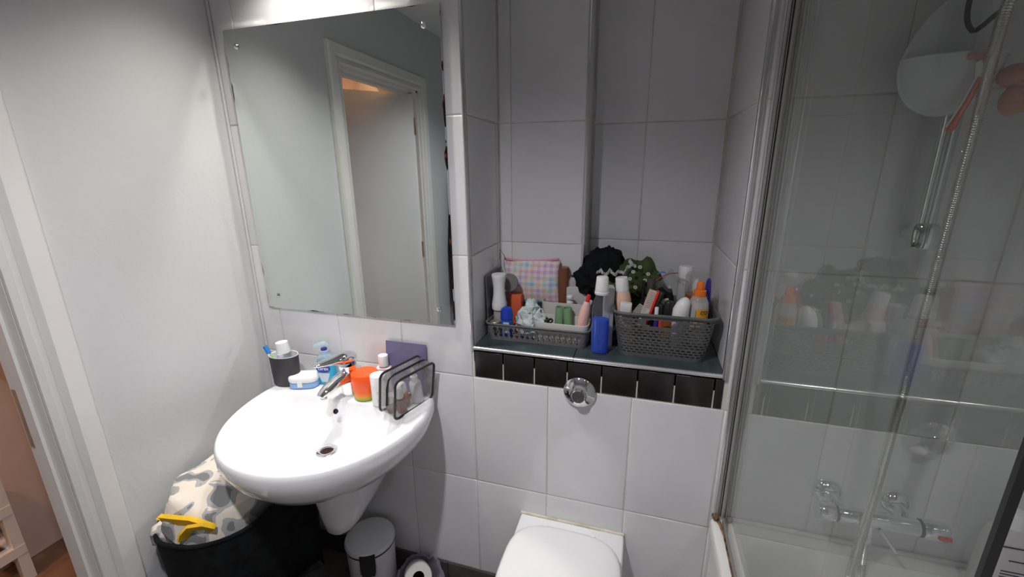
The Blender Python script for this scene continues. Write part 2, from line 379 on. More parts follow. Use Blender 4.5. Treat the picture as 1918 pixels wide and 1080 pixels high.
TC = {}
def tile(parent, M, w_, h, mat, t=0.006, b=0.0025, name='tile'):
    key = (round(w_, 4), round(h, 4), mat.name, t)
    if key not in TC:
        me = bpy.data.meshes.new(name)
        vs = [(0, 0, 0), (w_, 0, 0), (w_, h, 0), (0, h, 0)]
        vs += [(0, 0, t - b*.6), (w_, 0, t - b*.6), (w_, h, t - b*.6), (0, h, t - b*.6)]
        vs += [(b*.4, b*.4, t - b*.15), (w_ - b*.4, b*.4, t - b*.15), (w_ - b*.4, h - b*.4, t - b*.15), (b*.4, h - b*.4, t - b*.15)]
        vs += [(b*1.3, b*1.3, t), (w_ - b*1.3, b*1.3, t), (w_ - b*1.3, h - b*1.3, t), (b*1.3, h - b*1.3, t)]
        fs = []
        for k in (0, 4, 8):
            for j in range(4): fs.append((k + j, k + (j + 1) % 4, k + 4 + (j + 1) % 4, k + 4 + j))
        fs.append((12, 13, 14, 15)); me.from_pydata(vs, [], fs); me.update()
        for f in me.polygons: f.use_smooth = True
        me.set_sharp_from_angle(angle=math.radians(60)); me.materials.append(mat); TC[key] = me
    o = bpy.data.objects.new(name, TC[key]); COL.objects.link(o); o.parent = parent
    o.matrix_local = M @ R(random.uniform(-.07, .07), 'X') @ R(random.uniform(-.07, .07), 'Y')
    return o
G = 0.0015
TP = 0.005                            # tile stands this far off the grout bed; finished face is the plane
def MY(x, y, z): return T(x, y, z) @ Matrix(((1, 0, 0, 0), (0, 0, -1, 0), (0, 1, 0, 0), (0, 0, 0, 1)))      # u=+x, v=+z, n=-y
def MXm(x, y, z): return T(x, y, z) @ Matrix(((0, 0, -1, 0), (-1, 0, 0, 0), (0, 1, 0, 0), (0, 0, 0, 1)))    # u=-y, v=+z, n=-x
def MXp(x, y, z): return T(x, y, z) @ Matrix(((0, 0, 1, 0), (1, 0, 0, 0), (0, 1, 0, 0), (0, 0, 0, 1)))      # u=+y, v=+z, n=+x
def field(parent, MF, cols, rows, mat=tilem, fixed=None):
    """cols: list of (a,b) in u; rows: boundaries in z"""
    for a, b in cols:
        for z0, z1 in zip(rows[:-1], rows[1:]):
            if z1 - z0 > 0.01 and b - a > 0.01: tile(parent, MF(a, z0), b - a - 2*G, z1 - z0 - 2*G, mat, 0.006)
fb = lambda a, z: MY(a + G, 0.0042, z + G)
field(wall_back, fb, [(-0.082, 0.0), (0, .25), (.25, .5), (.5, .752)], ROWS)
field(wall_back, fb, [(.752, 1.0), (1.0, 1.25), (1.25, 1.497)], ROWS[:3])
field(wall_back, fb, [(1.497, 1.743), (1.743, 1.993), (1.993, XR)], ROWS)
edges = [.757, .8545, .956, 1.058, 1.16, 1.262, 1.363, 1.465, 1.490]
for a, b in zip(edges[:-1], edges[1:]):
    tile(wall_back, MY(a + .0018, 0.0042, ROWS[2] + .002), b - a - .0036, 0.0885, darkt, 0.006, name='border_tile')
sk = [XL, 0.29, 0.62, 0.95, 1.28, 1.497]
for a, b in zip(sk[:-1], sk[1:]):
    tile(wall_back, MY(a + G, 0.001, 0.0), b - a - 2*G, 0.0965, brownt, 0.009, name='skirting_tile')
rn = [NZ] + ROWS[3:]
field(nl, lambda a, z: MXp(NXL - .004, a + G, z + G), [(0.008, 0.25), (.25, D1)], rn)
field(nx, lambda a, z: MY(a + G, D1 + .004, z + G), [(NXL + .005, .803), (.803, XBOX - .006)], rn)
field(nx, lambda a, z: MXp(XBOX - .004, a + G, z + G), [(D1 + .004, D2)], rn)
field(nb, lambda a, z: MY(a + G, D2 + .004, z + G), [(XBOX + .005, 1.236), (1.236, NXR - .005)], rn)
field(nr, lambda a, z: MXm(NXR + .004, a - G, z + G), [], rn)
for z0, z1 in zip(rn[:-1], rn[1:]):
    tile(nr, MXm(NXR + .004, D2 - .002, z0 + G), D2 - .012, z1 - z0 - 2*G, tilem)
for i in range(9):
    u0 = -0.25*i
    for z0, z1 in zip(ROWS[1:-1], ROWS[2:]):
        if u0 - .25 > YF - .12: tile(wr, MXm(XR + .004, u0 - G, z0 + G), min(.25, u0 - YF) - 2*G, z1 - z0 - 2*G, tilem)
for i in range(7):
    for j in range(7):
        x0 = XL + .333*i; y0 = -.333*j; x1 = min(x0 + .333, 1.5); y1 = max(y0 - .333, YF)
        if x1 - x0 > .03 and y0 - y1 > .03:
            tile(floor, T(x0 + G, y1 + G, -0.004), x1 - x0 - 2*G, y0 - y1 - 2*G, brownt, 0.004, 0.0015, 'floor_tile')
# niche shelf: two slate tiles on the ledge, metal edge trims
sh = struct(B().box(NXL, 0.0, NZ - 0.05, NXR, D2, NZ - 0.012).build('trim_1', groutm, None, False))
tile(sh, T(NXL + .001, 0.004, NZ - .012), 1.075 - NXL - .002, D2 - .006, shelfm, 0.012, 0.002, 'shelf_tile')
tile(sh, T(1.076, 0.004, NZ - .012), NXR - 1.078, D2 - .006, shelfm, 0.012, 0.002, 'shelf_tile')
def trimbar(b, n, mat=chromeb): return struct(b.build(n, mat, None, True))
def vtube(x, y, z0, z1, r): return B().tube([(x, y, z0), (x, y, z1)], r, 14)
trimbar(vtube(NXL - .004, -.002, NZ - .012, CEIL, .0055), 'trim_2', chrome)
trimbar(vtube(NXR - .001, -.002, NZ - .012, CEIL, .0075), 'trim_3', chrome)
trimbar(B().tube([(NXL - .006, -.002, NZ - .004), (1.075, -.002, NZ - .004)], .006, 14).tube([(1.077, -.001, NZ - .005), (NXR + .004, -.001, NZ - .005)], .006, 14), 'trim_4', pm('white_metal_edge_trim', (0.82, 0.82, 0.82), 0.18, 0.7))
trimbar(vtube(XBOX - .001, D1 - .002, NZ, CEIL, .0045), 'trim_5', chrome)
# painted corner bead between left wall and tiles
trimbar(B().tube([(XL + .004, -.003, 0.0), (XL + .004, -.003, CEIL)], .005, 10), 'trim_6', paint)

# ------------------------------------------------------------------ doorway, door, hall
def prof_strip(pts, path):
    """profile pts (offset from opening edge outward, height) swept along a mitred path of (pos, outward dir)"""
    return None
frame = struct(B().box(XL - .11, DY0 - .001, 0, XL + .0, DY0 + .028 - .03, DH).box(XL - .11, DY1 - .0, 0, XL, DY1 + .02, DH).box(XL - .11, DY1, DH - .02, XL, DY0, DH + .0).box(XL - .075, DY0 - .008, 0, XL - .04, DY0 - .001, DH).box(XL - .075, DY1 + .02, DH - .034, XL - .04, DY0 - .001, DH - .02).build('trim_7', woodw, None, False))
steps = [(0.0, .010), (.012, .016), (.014, .009), (.026, .013), (.028, .008), (.036, .020), (.040, .023), (.078, .023), (.084, .016), (.084, 0.0)]
def arch_ring(a):      # section at corner position given signed offsets
    return a
ar = B(); rings = []
for cy, cz, sy, sz in ((DY0 + 0, 0.0, 1, 0), (DY0, DH - .01, 1, 1), (DY1, DH - .01, -1, 1), (DY1, 0.0, -1, 0)):
    rings.append([(XL + 0.0, cy + sy*0.0, cz)] + [(XL + h, cy + sy*o, cz + sz*o) for o, h in steps])
ar.loft(rings, True, True)
arch = struct(ar.build('trim_8', woodw, None, True, 30))
B().box(XL - .104, DY0 - .0035, .88, XL - .085, DY0 + .0, 1.04).build('strike_plate', steel, frame, False)
hp = V((XL - .02, DY1 + .02, 0)); A = 43
dm = T(*hp) @ R(A, 'Z')
dr = B().rbox(.04, .68, 1.97, .003, .002, dm @ T(-.02, .34, .008))
door = struct(dr.build('door_1', doorm, None, True)); 
for z in (1.80, 1.05, .25):
    B().tube([(hp.x + .004, hp.y - .004, z - .05), (hp.x + .004, hp.y - .004, z + .05)], .007, 10).box(XL - .05, DY1 + .0205, z - .05, XL - .015, DY1 + .0235, z + .05).build('hinge', steel, door)
hd = B().tube([(0, 0, 0), (.05, 0, 0), (.055, .01, 0), (.055, .12, 0)], .009, 10).lathe([(.026, 0), (.026, .006), (.02, .01)], 20, R(90, 'Y'))
hd.xf(dm @ T(.0, .62, 1.0) @ R(180, 'X')); hd.build('door_handle', chrome, door)
# hall beyond
HX = -1.25
hw = struct(B().box(HX - .05, -3.0, 0, HX, 0.9, CEIL).build('wall_hall_far', pinkwall, None, False))
he = struct(B().box(HX, .25, 0, XL - .1, .3, CEIL).build('wall_hall_end', pinkwall, None, False))
hs = struct(B().box(HX, -3.0, 0, XL - .1, -2.95, CEIL).build('wall_hall_start', pinkwall, None, False))
hc = struct(B().box(HX - .05, -3.0, CEIL, XL - .1, .9, CEIL + .05).build('ceiling_hall', ceilm, None, False))
hf = struct(B().box(HX, -3.0, -.05, XL - .1, .3, -.006).build('floor_hall', hallfl, None, False))
for i in range(7):
    x0 = HX + .15*i
    for j in range(4):
        y0 = -3.0 + j*.9 + (i % 3)*.3 - .3; y1 = min(y0 + .9, .25); y0 = max(y0, -2.95)
        if y1 - y0 > .03: tile(hf, T(x0 + .001, y0 + .001, -.006), .148, y1 - y0 - .002, hallfl, .006, .0012, 'floor_plank')
pier = struct(B().box(HX, -.43, 0, HX + .13, -.25, CEIL).box(HX + .13, -.41, 0, HX + .145, -.27, CEIL).build('trim_9', pinkwall, None, False))
struct(B().box(HX, -.25, 0, HX + .015, .25, .12).box(HX + .0, -2.9, 0, HX + .015, -.43, .12).build('baseboard_hall', woodw, None, False))
hl = bpy.data.lights.new('hall_bulb', 'POINT'); hl.energy = P_HALL; hl.color = (1.0, 0.52, 0.26); hl.shadow_soft_size = 0.06
pl = thing('pendant_lamp', 'warm pendant lamp hanging in the hall', 'lamp', (-.72, -1.75, CEIL))
B().tube([(-.72, -1.75, CEIL), (-.72, -1.75, CEIL - .2)], .004, 8).build('cord', whitep, pl)
B().lathe([(.03, 0), (.12, -.14), (.118, -.14), (.028, 0)], 24, T(-.72, -1.75, CEIL - .18), cap0=False, cap1=False).build('shade', whitep, pl)
lo = bpy.data.objects.new('hall_bulb', hl); COL.objects.link(lo); lo.parent = pl; lo.location = (0, 0, -.34)
rk = thing('shoe_rack', 'white slatted wooden rack on the hall floor', 'rack', (-1.11, -.64, 0))
for x, y in ((-1.215, -.455), (-.99, -.455), (-1.215, -.85), (-.99, -.85)):
    B().box(x - .016, y - .016, 0, x + .016, y + .016, .46).build('leg', woodw, rk, False)
for z in (.14, .32):
    for x in (-1.215, -.99):
        B().box(x - .018, -.866, z - .02, x + .018, -.44, z + .02).build('rail', woodw, rk, False)
    for i in range(5):
        B().box(-1.2, -.84 + i*.09, z + .02, -1.0, -.80 + i*.09, z + .03).build('slat', woodw, rk, False)
solo(B().blob((-1.10, -.60, .402), (.08, .15, .05), .12, 3, 3, 2), 'bag', blackf, 'black soft bag lying on the upper shelf of the hall rack', 'bag', (-1.10, -.60, .352))
pk = atX(3, 660, -.95)
solo(B().lathe([(.012, -.30), (.014, -.03), (.022, -.02), (.030, .0), (.029, .016), (.018, .03), (.001, .035)], 18, T(-.95, pk.y, pk.z) @ R(90, 'Y')), 'wooden_peg', woodm, 'pale wooden coat peg sticking out from the hall wall', 'coat peg', (-.95, pk.y, pk.z))
# robe on a hook, left wall beyond the door
rb = thing('bathrobe', 'dark maroon towelling robe hanging beside the doorway', 'robe', (XL + .06, -1.72, .55))
rr = []
for i in range(15):
    t = i/14; z = 1.45 - t*.9; ww = .03 + .10*min(1, t*2.2); dd = .015 + .045*min(1, t*2)
    rr.append([(XL + .02 + dd + dd*math.sin(2*math.pi*j/40)*(1 + .25*math.sin(j*1.1 + i*.25)), -1.72 + ww*math.cos(2*math.pi*j/40)*(1 + .08*math.sin(j*1.9)), z) for j in range(40)])
B().loft(rr).build('robe_cloth', maroonf, rb)
B().tube([(XL + .001, -1.72, 1.46), (XL + .05, -1.72, 1.46), (XL + .06, -1.72, 1.49)], .006, 10).lathe([(.02, 0), (.02, .005)], 16, T(XL + .0005, -1.72, 1.46) @ R(90, 'Y')).build('hook', chrome, rb)

# ------------------------------------------------------------------ wall mirror
mx0, mx1, mz0, mz1 = -0.034, 0.699, 1.070, 1.963
mc = V(((mx0 + mx1)/2, -0.0085, (mz0 + mz1)/2))
mt = thing('wall_mirror', 'frameless wall mirror with flaking edges and four screws above the basin', 'mirror', mc)
mg = B().box(mx0, -.0115, mz0, mx1, -.0055, mz1).build('mirror_glass', mirror_mat((mx1 - mx0)/2, (mz1 - mz0)/2), mt, False)
for x, z in ((.010, 1.915), (.651, 1.914), (.014, 1.117), (.649, 1.119)):
    B().lathe([(.0085, 0), (.0085, .002), (.007, .005), (.0035, .007), (.0004, .0074)], 18, T(x, -.0115, z) @ FACE).build('screw_cap', chrome, mt)

# ------------------------------------------------------------------ basin
bc = V((0.345, -0.235)); BZ = 0.82; NB = 72
def outline(kind):
    pts = []
    if kind == 'o':
        cx, cy, a, b, yb, xb = .345, -.14, .308, .368, -.004, .265
    else:
        cx, cy, a, b, yb, xb = .345, -.165, .258, .298, -.135, .215
    for i in range(121):
        t = math.pi*i/120; e = 2.15
        c, s_ = math.cos(t), math.sin(t)
        pts.append((cx + a*math.copysign(abs(c)**(2/e), c), cy - b*abs(s_)**(2/e)))
    pts.append((cx - a + (a - xb)*.35, (cy + yb)/2)); pts.append((cx - xb, yb)); pts.append((cx + xb, yb)); pts.append((cx + a - (a - xb)*.35, (cy + yb)/2))
    return pts
def polar(pts):
    out = []
    for j in range(NB):
        a = 2*math.pi*j/NB; dx, dy = math.cos(a), math.sin(a); best = None
        for k in range(len(pts)):
            (x1, y1), (x2, y2) = pts[k], pts[(k + 1) % len(pts)]
            ex, ey = x2 - x1, y2 - y1; den = dx*ey - dy*ex
            if abs(den) < 1e-12: continue
            t = ((x1 - bc.x)*ey - (y1 - bc.y)*ex)/den; s_ = ((x1 - bc.x)*dy - (y1 - bc.y)*dx)/den
            if t > 0 and -1e-6 <= s_ <= 1 + 1e-6: best = t if best is None else max(best, t)
        out.append(best or .1)
    return out
RO, RI = polar(outline('o')), polar(outline('i'))
def smooth_r(r, n): 
    for _ in range(n): r = [(r[j - 1] + 2*r[j] + r[(j + 1) % len(r)])/4 for j in range(len(r))]
    return r
RI = smooth_r(RI, 4)
def bring(rf, z, off=(0, 0)):
    out = []
    for j in range(NB):
        a = 2*math.pi*j/NB; r = rf(j); zz = z(j) if callable(z) else z
        out.append((bc.x + off[0] + r*math.cos(a), min(bc.y + off[1] + r*math.sin(a), -.003), zz))
    return out
bt = thing('wash_basin', 'white porcelain wash basin on a half pedestal below the mirror', 'wash basin', (bc.x, bc.y, .40))
seq = [(lambda j: RO[j]*.36, .655), (lambda j: RO[j]*.60, .665), (lambda j: RO[j]*.82, .695), (lambda j: RO[j]*.94, .735), (lambda j: RO[j]*.985, .765), (lambda j: RO[j], .785), (lambda j: RO[j]*.998, .803), (lambda j: RO[j]*.985, .816), (lambda j: RO[j]*.965, .8205),
       (lambda j: RO[j]*.94, .820), (lambda j: (RO[j]*.94 + RI[j]*1.02*2)/3 if RO[j]*.94 > RI[j] else RI[j]*1.02, .819), (lambda j: RI[j]*1.01, .8185), (lambda j: RI[j]*.985, .815), (lambda j: RI[j]*.95, .803), (lambda j: RI[j]*.90, .780), (lambda j: RI[j]*.80, .750), (lambda j: RI[j]*.66, .724), (lambda j: RI[j]*.48, .708), (lambda j: RI[j]*.28, .700), (lambda j: RI[j]*.10 + .012, .6965), (lambda j: .021, .694)]
bowl = B().loft([bring(f, z) for f, z in seq], True, False).build('bowl', porc, bt, True, 60)
def ph(t):  # half pedestal sections, t 0 bottom .. 1 top
    hw_ = .062 + .05*t**.7; fy = -.262 - .035*t; zf = .400 + (.69 - .40)*t
    ring = []
    for i in range(25):
        a = math.pi*i/24; x = hw_*math.copysign(abs(math.cos(a))**.75, math.cos(a)); k = abs(math.sin(a))**.75
        y = -.14 + (fy + .14)*k; ring.append((.345 + x, y, zf + (1 - t)*.035*(1 - k)))
    for x_, y_ in ((-1, -.07), (-1, -.003), (0, -.003), (1, -.003), (1, -.07)):
        ring.append((.345 + x_*hw_, y_, zf + (1 - t)*(.055 if y_ == -.07 else .08)))
    return ring
B().loft([[((q[0] - .345)*.55 + .345, (q[1] + .09)*.7 - .09, q[2] - .012) for q in ph(0)], [((q[0] - .345)*.85 + .345, (q[1] + .05)*.95 - .05, q[2] - .008) for q in ph(0)]] + [ph(t/8) for t in range(9)]).build('pedestal', porc, bt, True, 50)
B().lathe([(.0205, .700), (.031, .7005), (.033, .699), (.032, .696), (.021, .690), (.018, .675)], 32, T(bc.x, bc.y, 0), cap0=False, cap1=False).lathe([(.0001, .672), (.018, .672)], 24, T(bc.x, bc.y, 0)).build('drain', chrome, bt)
B().lathe([(.0196, .6955), (.0001, .6965)], 24, T(bc.x, bc.y, 0), cap0=False, cap1=False).build('plug', pm('rusty_plug', (.05, .022, .016), .85, var=.4, vscale=60, spec=.1), bt)
ov = atX(630, 767, .349)
B().lathe([(.0085, 0), (.0085, .002), (.0065, .0025), (.0065, -.004), (.0001, -.004)], 20, T(ov.x, ov.y - .003, ov.z - .004) @ R(62, 'X')).build('overflow', blackp, bt)

# mixer tap
TX, TY = .338, -.085
tp = thing('basin_tap', 'chrome lever mixer tap on the back of the basin', 'tap', (TX, TY, BZ))
B().lathe([(.029, .820), (.029, .826), (.0285, .829), (.0275, .835), (.0275, .885), (.0285, .91), (.0285, .925)], 28, T(TX, TY, 0)).build('tap_body', chrome, tp)
def tongue(path, wr, hr, up=V((0, 0, 1)), seg=20):
    path = [V(q) for q in path]; rings = []
    for i, q in enumerate(path):
        t = (path[min(i + 1, len(path) - 1)] - path[max(i - 1, 0)]).normalized(); u = t.cross(up).normalized(); n = u.cross(t)
        rings.append([q + u*wr[i]*math.cos(2*math.pi*j/seg) + n*hr[i]*math.sin(2*math.pi*j/seg) for j in range(seg)])
    return rings
B().loft(tongue([(TX, TY + .01, .880), (TX - .002, TY - .025, .888), (TX - .006, TY - .06, .886), (TX - .012, TY - .095, .877), (TX - .016, TY - .115, .869), (TX - .017, TY - .122, .865)], [.0265, .026, .0235, .020, .017, .012], [.030, .025, .019, .014, .010, .006])).build('spout', chrome, tp)
B().lathe([(.010, 0), (.010, .006), (.008, .008)], 18, T(TX - .015, TY - .108, .853)).build('aerator', steel, tp)
B().loft(tongue([(TX + .002, TY + .027, .925), (TX, TY + .018, .944), (TX, TY, .951), (TX - .003, TY - .03, .955), (TX - .010, TY - .065, .961), (TX - .016, TY - .10, .967), (TX - .019, TY - .122, .971), (TX - .020, TY - .127, .972)], [.013, .026, .0295, .0285, .0235, .0185, .014, .006], [.011, .019, .023, .019, .012, .008, .0055, .002])).build('lever', chrome, tp)

# ------------------------------------------------------------------ things on the basin
def place(name, label, cat, x, y, z=BZ + .0005, group=None): return thing(name, label, cat, (x, y, z), group)
# cup with brush and paste
cx, cy = .078, -.088
cp = place('toothbrush_cup', 'dark oval tumbler with a white inside holding a toothbrush', 'tumbler', cx, cy)
def oval(prof, M, sx, sy, b=None): return (b or B()).lathe(prof, 32, M, sx, sy, True, False)
CM = T(cx, cy, BZ + .0005) @ R(8, 'Z')
B().lathe([(.040, 0), (.0425, .003), (.0445, .05), (.046, .108)], 36, CM, 1.12, .78, True, False).build('cup_wall', cupm, cp)
B().lathe([(.046, .108), (.0455, .110), (.0435, .109), (.042, .06), (.040, .006), (.0001, .006)], 36, CM, 1.12, .78, False, False).build('cup_lining', whitep, cp)
h0 = V((cx - .005, cy + .0, BZ + .012)); h1 = atY(500, 652, cy - .005)
tb = thing('toothbrush', 'green and blue toothbrush leaning in the dark tumbler', 'toothbrush', h0)
dirv = (h1 - h0)
B().tube([h0 + dirv*t for t in (0, .25, .5, .75, .85, 1.02)], [.004, .0055, .005, .0035, .003, .003], 10).build('handle', pm('lime_plastic', (0.25, 0.65, 0.12), 0.3), tb)
hm = h0 + dirv*.97
side = V((.45, -.85, .2)).normalized()
B().tube([hm - dirv.normalized()*.014 + side*.006, hm + dirv.normalized()*.014 + side*.006], .0075, 10).build('bristles', pm('blue_bristles', (0.02, 0.2, 0.6), 0.6), tb)
p0 = V((cx + .012, cy - .002, BZ + .03)); p1 = atY(527, 640, cy - .002)
tpm = T(*p0) @ (p1 - p0).to_track_quat('Z', 'Y').to_matrix().to_4x4()
L_ = (p1 - p0).length
tpaste = thing('toothpaste_tube', 'toothpaste tube with a white cap standing in the dark tumbler', 'toothpaste', p0)
B().loft([[(x*(1 - .0*k), y, z) for x, y in rrect(.05, d_, d_*.49, 6)] for k, d_, z in ((0, .006, 0), (0, .02, .03), (0, .03, L_ - .038))], M=tpm).build('tube_body', pm('pale_blue_tube', (0.52, 0.62, 0.78), 0.35, var=.12, vscale=40, c2=(.8, .84, .9)), tpaste)
B().lathe([(.0225, L_ - .038), (.0225, L_ - .036), (.0195, L_), (.017, L_ + .001)], 24, tpm).build('cap', whitep, tpaste)
# soap box
x, y = .150, -.083
sb = place('soap_box', 'white and blue travel soap box beside the dark tumbler', 'soap box', x, y)
SM = T(x, y, BZ + .0005) @ R(20, 'Z')
B().rbox(.098, .068, .020, .028, .004, SM).build('box_base', pm('sky_blue_plastic', (0.28, 0.47, 0.82), 0.3), sb)
B().rbox(.101, .071, .022, .028, .008, SM @ T(0, 0, .0195)).build('box_lid', whitep, sb)
B().box(-.012, -.0365, .008, .004, -.034, .03, SM).build('clasp', whitep, sb, False)
# hand wash
x, y = .214, -.045
hwash = place('hand_wash_bottle', 'blue pump hand wash bottle behind the tap', 'soap bottle', x, y)
HM = T(x, y, BZ + .0005) @ R(12, 'Z')
B().loft([[(px, py, z) for px, py in rrect(w_, d_, d_*.45, 6)] for w_, d_, z in ((.056, .034, 0), (.064, .040, .004), (.066, .042, .03), (.062, .04, .07), (.058, .037, .086))], M=HM).build('bottle_body', tealm, hwash)
B().loft([[(px, py, z) for px, py in rrect(w_, d_, d_*.45, 6)] for w_, d_, z in ((.058, .037, .086), (.054, .035, .098), (.035, .03, .108), (.028, .027, .111))], M=HM).build('bottle_neck', frost, hwash)
B().lathe([(.0145, .110), (.0145, .122), (.012, .124)], 20, HM).build('collar', frost, hwash)
B().lathe([(.0105, .124), (.0105, .131), (.008, .132)], 18, HM).build('pump_ring', navyp, hwash)
B().loft(tongue([(.012, .006, .140), (.004, .002, .146), (-.012, -.006, .146), (-.028, -.014, .140)], [.009, .011, .009, .004], [.005, .008, .007, .004])).xf(HM).build('pump_head', frost, hwash)
lab = B().lathe([(.0001, 0), (.026, 0), (.026, .0012), (.0001, .0012)], 32, HM @ T(.0, -.0205, .062) @ FACE, 1.0, .60, False, False).build('label', navyp, hwash)
text_part('carex', .017, HM @ T(0, -.0222, .062) @ FACE, whitep, hwash)
B().add([(-.022, 0, .045), (.022, 0, .045), (.010, 0, .012), (-.010, 0, .012), (-.022, -.001, .045), (.022, -.001, .045), (.010, -.001, .012), (-.010, -.001, .012)], [(0, 1, 2, 3), (4, 7, 6, 5), (0, 4, 5, 1), (1, 5, 6, 2), (2, 6, 7, 3), (3, 7, 4, 0)], HM @ T(0, -.0208, 0)).build('back_label', pm('pale_grey_label', (.55, .62, .7), .4), hwash, False)
# orange jar
x, y = .405, -.092
jr = place('cream_jar', 'orange to lime green lidded jar beside the tap', 'jar', x, y)
JM = T(x, y, BZ + .0005)
B().lathe([(.036, 0), (.0385, .003), (.0415, .05), (.0415, .058)], 36, JM).build('jar_body', jarm, jr)
B().lathe([(.0428, .058), (.0428, .086), (.041, .0885), (.0001, .089)], 36, JM, cap1=False).build('jar_lid', pm('orange_red_lid', (0.95, 0.105, 0.012), 0.3), jr)
for k, wd in ((.044, .03), (.038, .034), (.033, .028), (.028, .032)):
    B().lathe([(.0418 - (.05 - k)*.05 + .0001, k), (.0418 - (.05 - k)*.05 + .0003, k + .0012)], 6, JM, cap0=False, cap1=False)
for k in (.046, .040, .034, .029):
    n = 9; r = .0385 + (.003)*k/.05 + .0006
    vs = []; 
    for i in range(n):
        a = math.radians(-150 + i*5.5); vs += [(r*math.cos(a), r*math.sin(a), k), (r*math.cos(a), r*math.sin(a), k + .0013)]
    B().add(vs, [(2*i, 2*i + 2, 2*i + 3, 2*i + 1) for i in range(n - 1)], JM).build('print_line', pm('pale_orange_ink%d' % int(k*1000), (.95, .35, .2), .5), jr, False)
# white bottle
x, y = .474, -.117
wbt = place('lotion_bottle', 'plain white cylinder bottle between the orange jar and the clear bag', 'bottle', x, y)
LM = T(x, y, BZ + .0005)
B().lathe([(.0235, 0), (.0248, .002), (.0248, .066)], 32, LM).build('bottle_body', whitep, wbt)
B().lathe([(.0252, .0665), (.0252, .098), (.0240, .1), (.0001, .1005)], 32, LM, cap1=False).build('cap', pm('bright_white_cap', (.86, .86, .86), .25), wbt)
for k, a0, n in ((.05, -75, 6), (.045, -75, 5), (.022, -75, 4), (.018, -75, 3)):
    vs = []
    for i in range(n):
        a = math.radians(a0 + i*5); vs += [(.0251*math.cos(a), .0251*math.sin(a), k), (.0251*math.cos(a), .0251*math.sin(a), k + .001)]
    B().add(vs, [(2*i, 2*i + 2, 2*i + 3, 2*i + 1) for i in range(n - 1)], LM).build('print_line', inkg, wbt, False)
# pale pink square bottle
x, y = .443, -.036
pb = place('perfume_bottle', 'pale pink square bottle with a white cap by the tiled wall', 'bottle', x, y)
QM = T(x, y, BZ + .0005) @ R(18, 'Z')
B().rbox(.050, .038, .086, .006, .004, QM).build('bottle_body', palepink, pb)
B().lathe([(.010, .086), (.010, .092)], 20, QM).build('neck', chrome, pb)
B().lathe([(.0165, .091), (.0165, .126), (.0155, .128), (.0001, .1285)], 28, QM, cap1=False).build('cap', whitep, pb)
B().box(-.016, -.0198, .03, .016, -.0192, .07, QM).build('label', pm('faint_pink_label', (.78, .66, .70), .4), pb, False)
# slate purple card leaning on wall
c0 = atY(724, 641, -.012); c1 = atY(798, 642, -.012)
pc = B().box(.444, -.004, 0, .594, 0, .172).xf(T(0, -.028, BZ + .0005) @ R(-6, 'X'))
solo(pc, 'card_sleeve', purplec, 'slate purple square card sleeve leaning on the tiles behind the bottles', 'card', (.52, -.02, BZ), smooth=False)
# clear cosmetic bag
BL = V((.513, -.150, 0)); BRr = V((.585, -.165, 0))
bgm = T(.563, -.104, BZ + .001) @ R(-16, 'Z')
cb = place('clear_cosmetic_bag', 'clear vinyl cosmetic bag with black piping on the basin corner', 'cosmetic bag', .575, -.098)
def bagring(x, k): # outline in YZ, x position
    pts = []
    w_, h_ = .165, .134
    for px, py in rrect(w_, h_, .018, 5): pts.append((x, px*k, py*k + h_/2))
    return pts
bagM = bgm @ R(8, 'Y')
B().loft([bagring(-.032, 1), bagring(-.010, 1.0), bagring(.010, 1.0), bagring(.032, 1)], False, False, M=bagM).build('vinyl_gusset', clear('smoky_vinyl', (.75, .75, .76), 1.9, .12, .30, (.30, .30, .31)), cb, True, 50)
for x in (-.032, .032):
    B().add(bagring(x, 1.0), [tuple(range(24))], bagM).build('vinyl_panel', clearv, cb, False)
for x in (-.032, .032):
    B().tube([bagM @ V(q) for q in bagring(x, 1.0)] + [bagM @ V(bagring(x, 1.0)[0])], .0040, 8).build('piping', blackp, cb)
zp = [bagM @ V((0, q[1]*1.01, (q[2] - .061)*1.015 + .061)) for q in bagring(0, 1)]
zr = [q for q in zp]
zpath = [bagM @ V((-.0, -.084, .04)), bagM @ V((0, -.084, .10)), bagM @ V((0, -.078, .126)), bagM @ V((0, -.06, .1355)), bagM @ V((0, .06, .1355)), bagM @ V((0, .078, .126))]
B().tube(zpath, .0055, 8, True, .5).build('zip', blackp, cb)
inn = [('dropper_bottle', 'small white dropper bottle standing in the clear bag', .014, -.005, .035, .016, .11, whitep, whitep),
       ('vial', 'small amber vial with a white cap in the clear bag', .016, .0, -.035, .013, .075, brownb, whitep),
       ('sample_bottle', 'tiny amber bottle with a wide white cap low in the clear bag', -.004, .0, -.058, .012, .052, brownb, whitep),
       ('sample_jar', 'orange sample jar lying at the bottom of the clear bag', -.012, 0, .002, .014, .06, amber, whitep)]
for nm, lb, bx, _, by, r, h, m1, m2 in inn:
    q = bagM @ V((bx, by, .004)); t = thing(nm, lb, 'bottle', q)
    MM = T(*q) @ R(10, 'X') @ Matrix.Scale(1.18, 4)
    B().lathe([(r*.95, 0), (r, .002), (r, h*.55), (r*.6, h*.62)], 20, MM).build('bottle_body', m1, t)
    if nm == 'dropper_bottle': B().lathe([(r*.62, h*.62), (r*.62, h*.75), (r*.35, h*.78), (r*.28, h*.95), (r*.1, h)], 18, MM).build('cap', m2, t)
    else: B().lathe([(r*.8, h*.6), (r*.8, h*.97), (r*.7, h)], 18, MM).build('cap', m2, t)

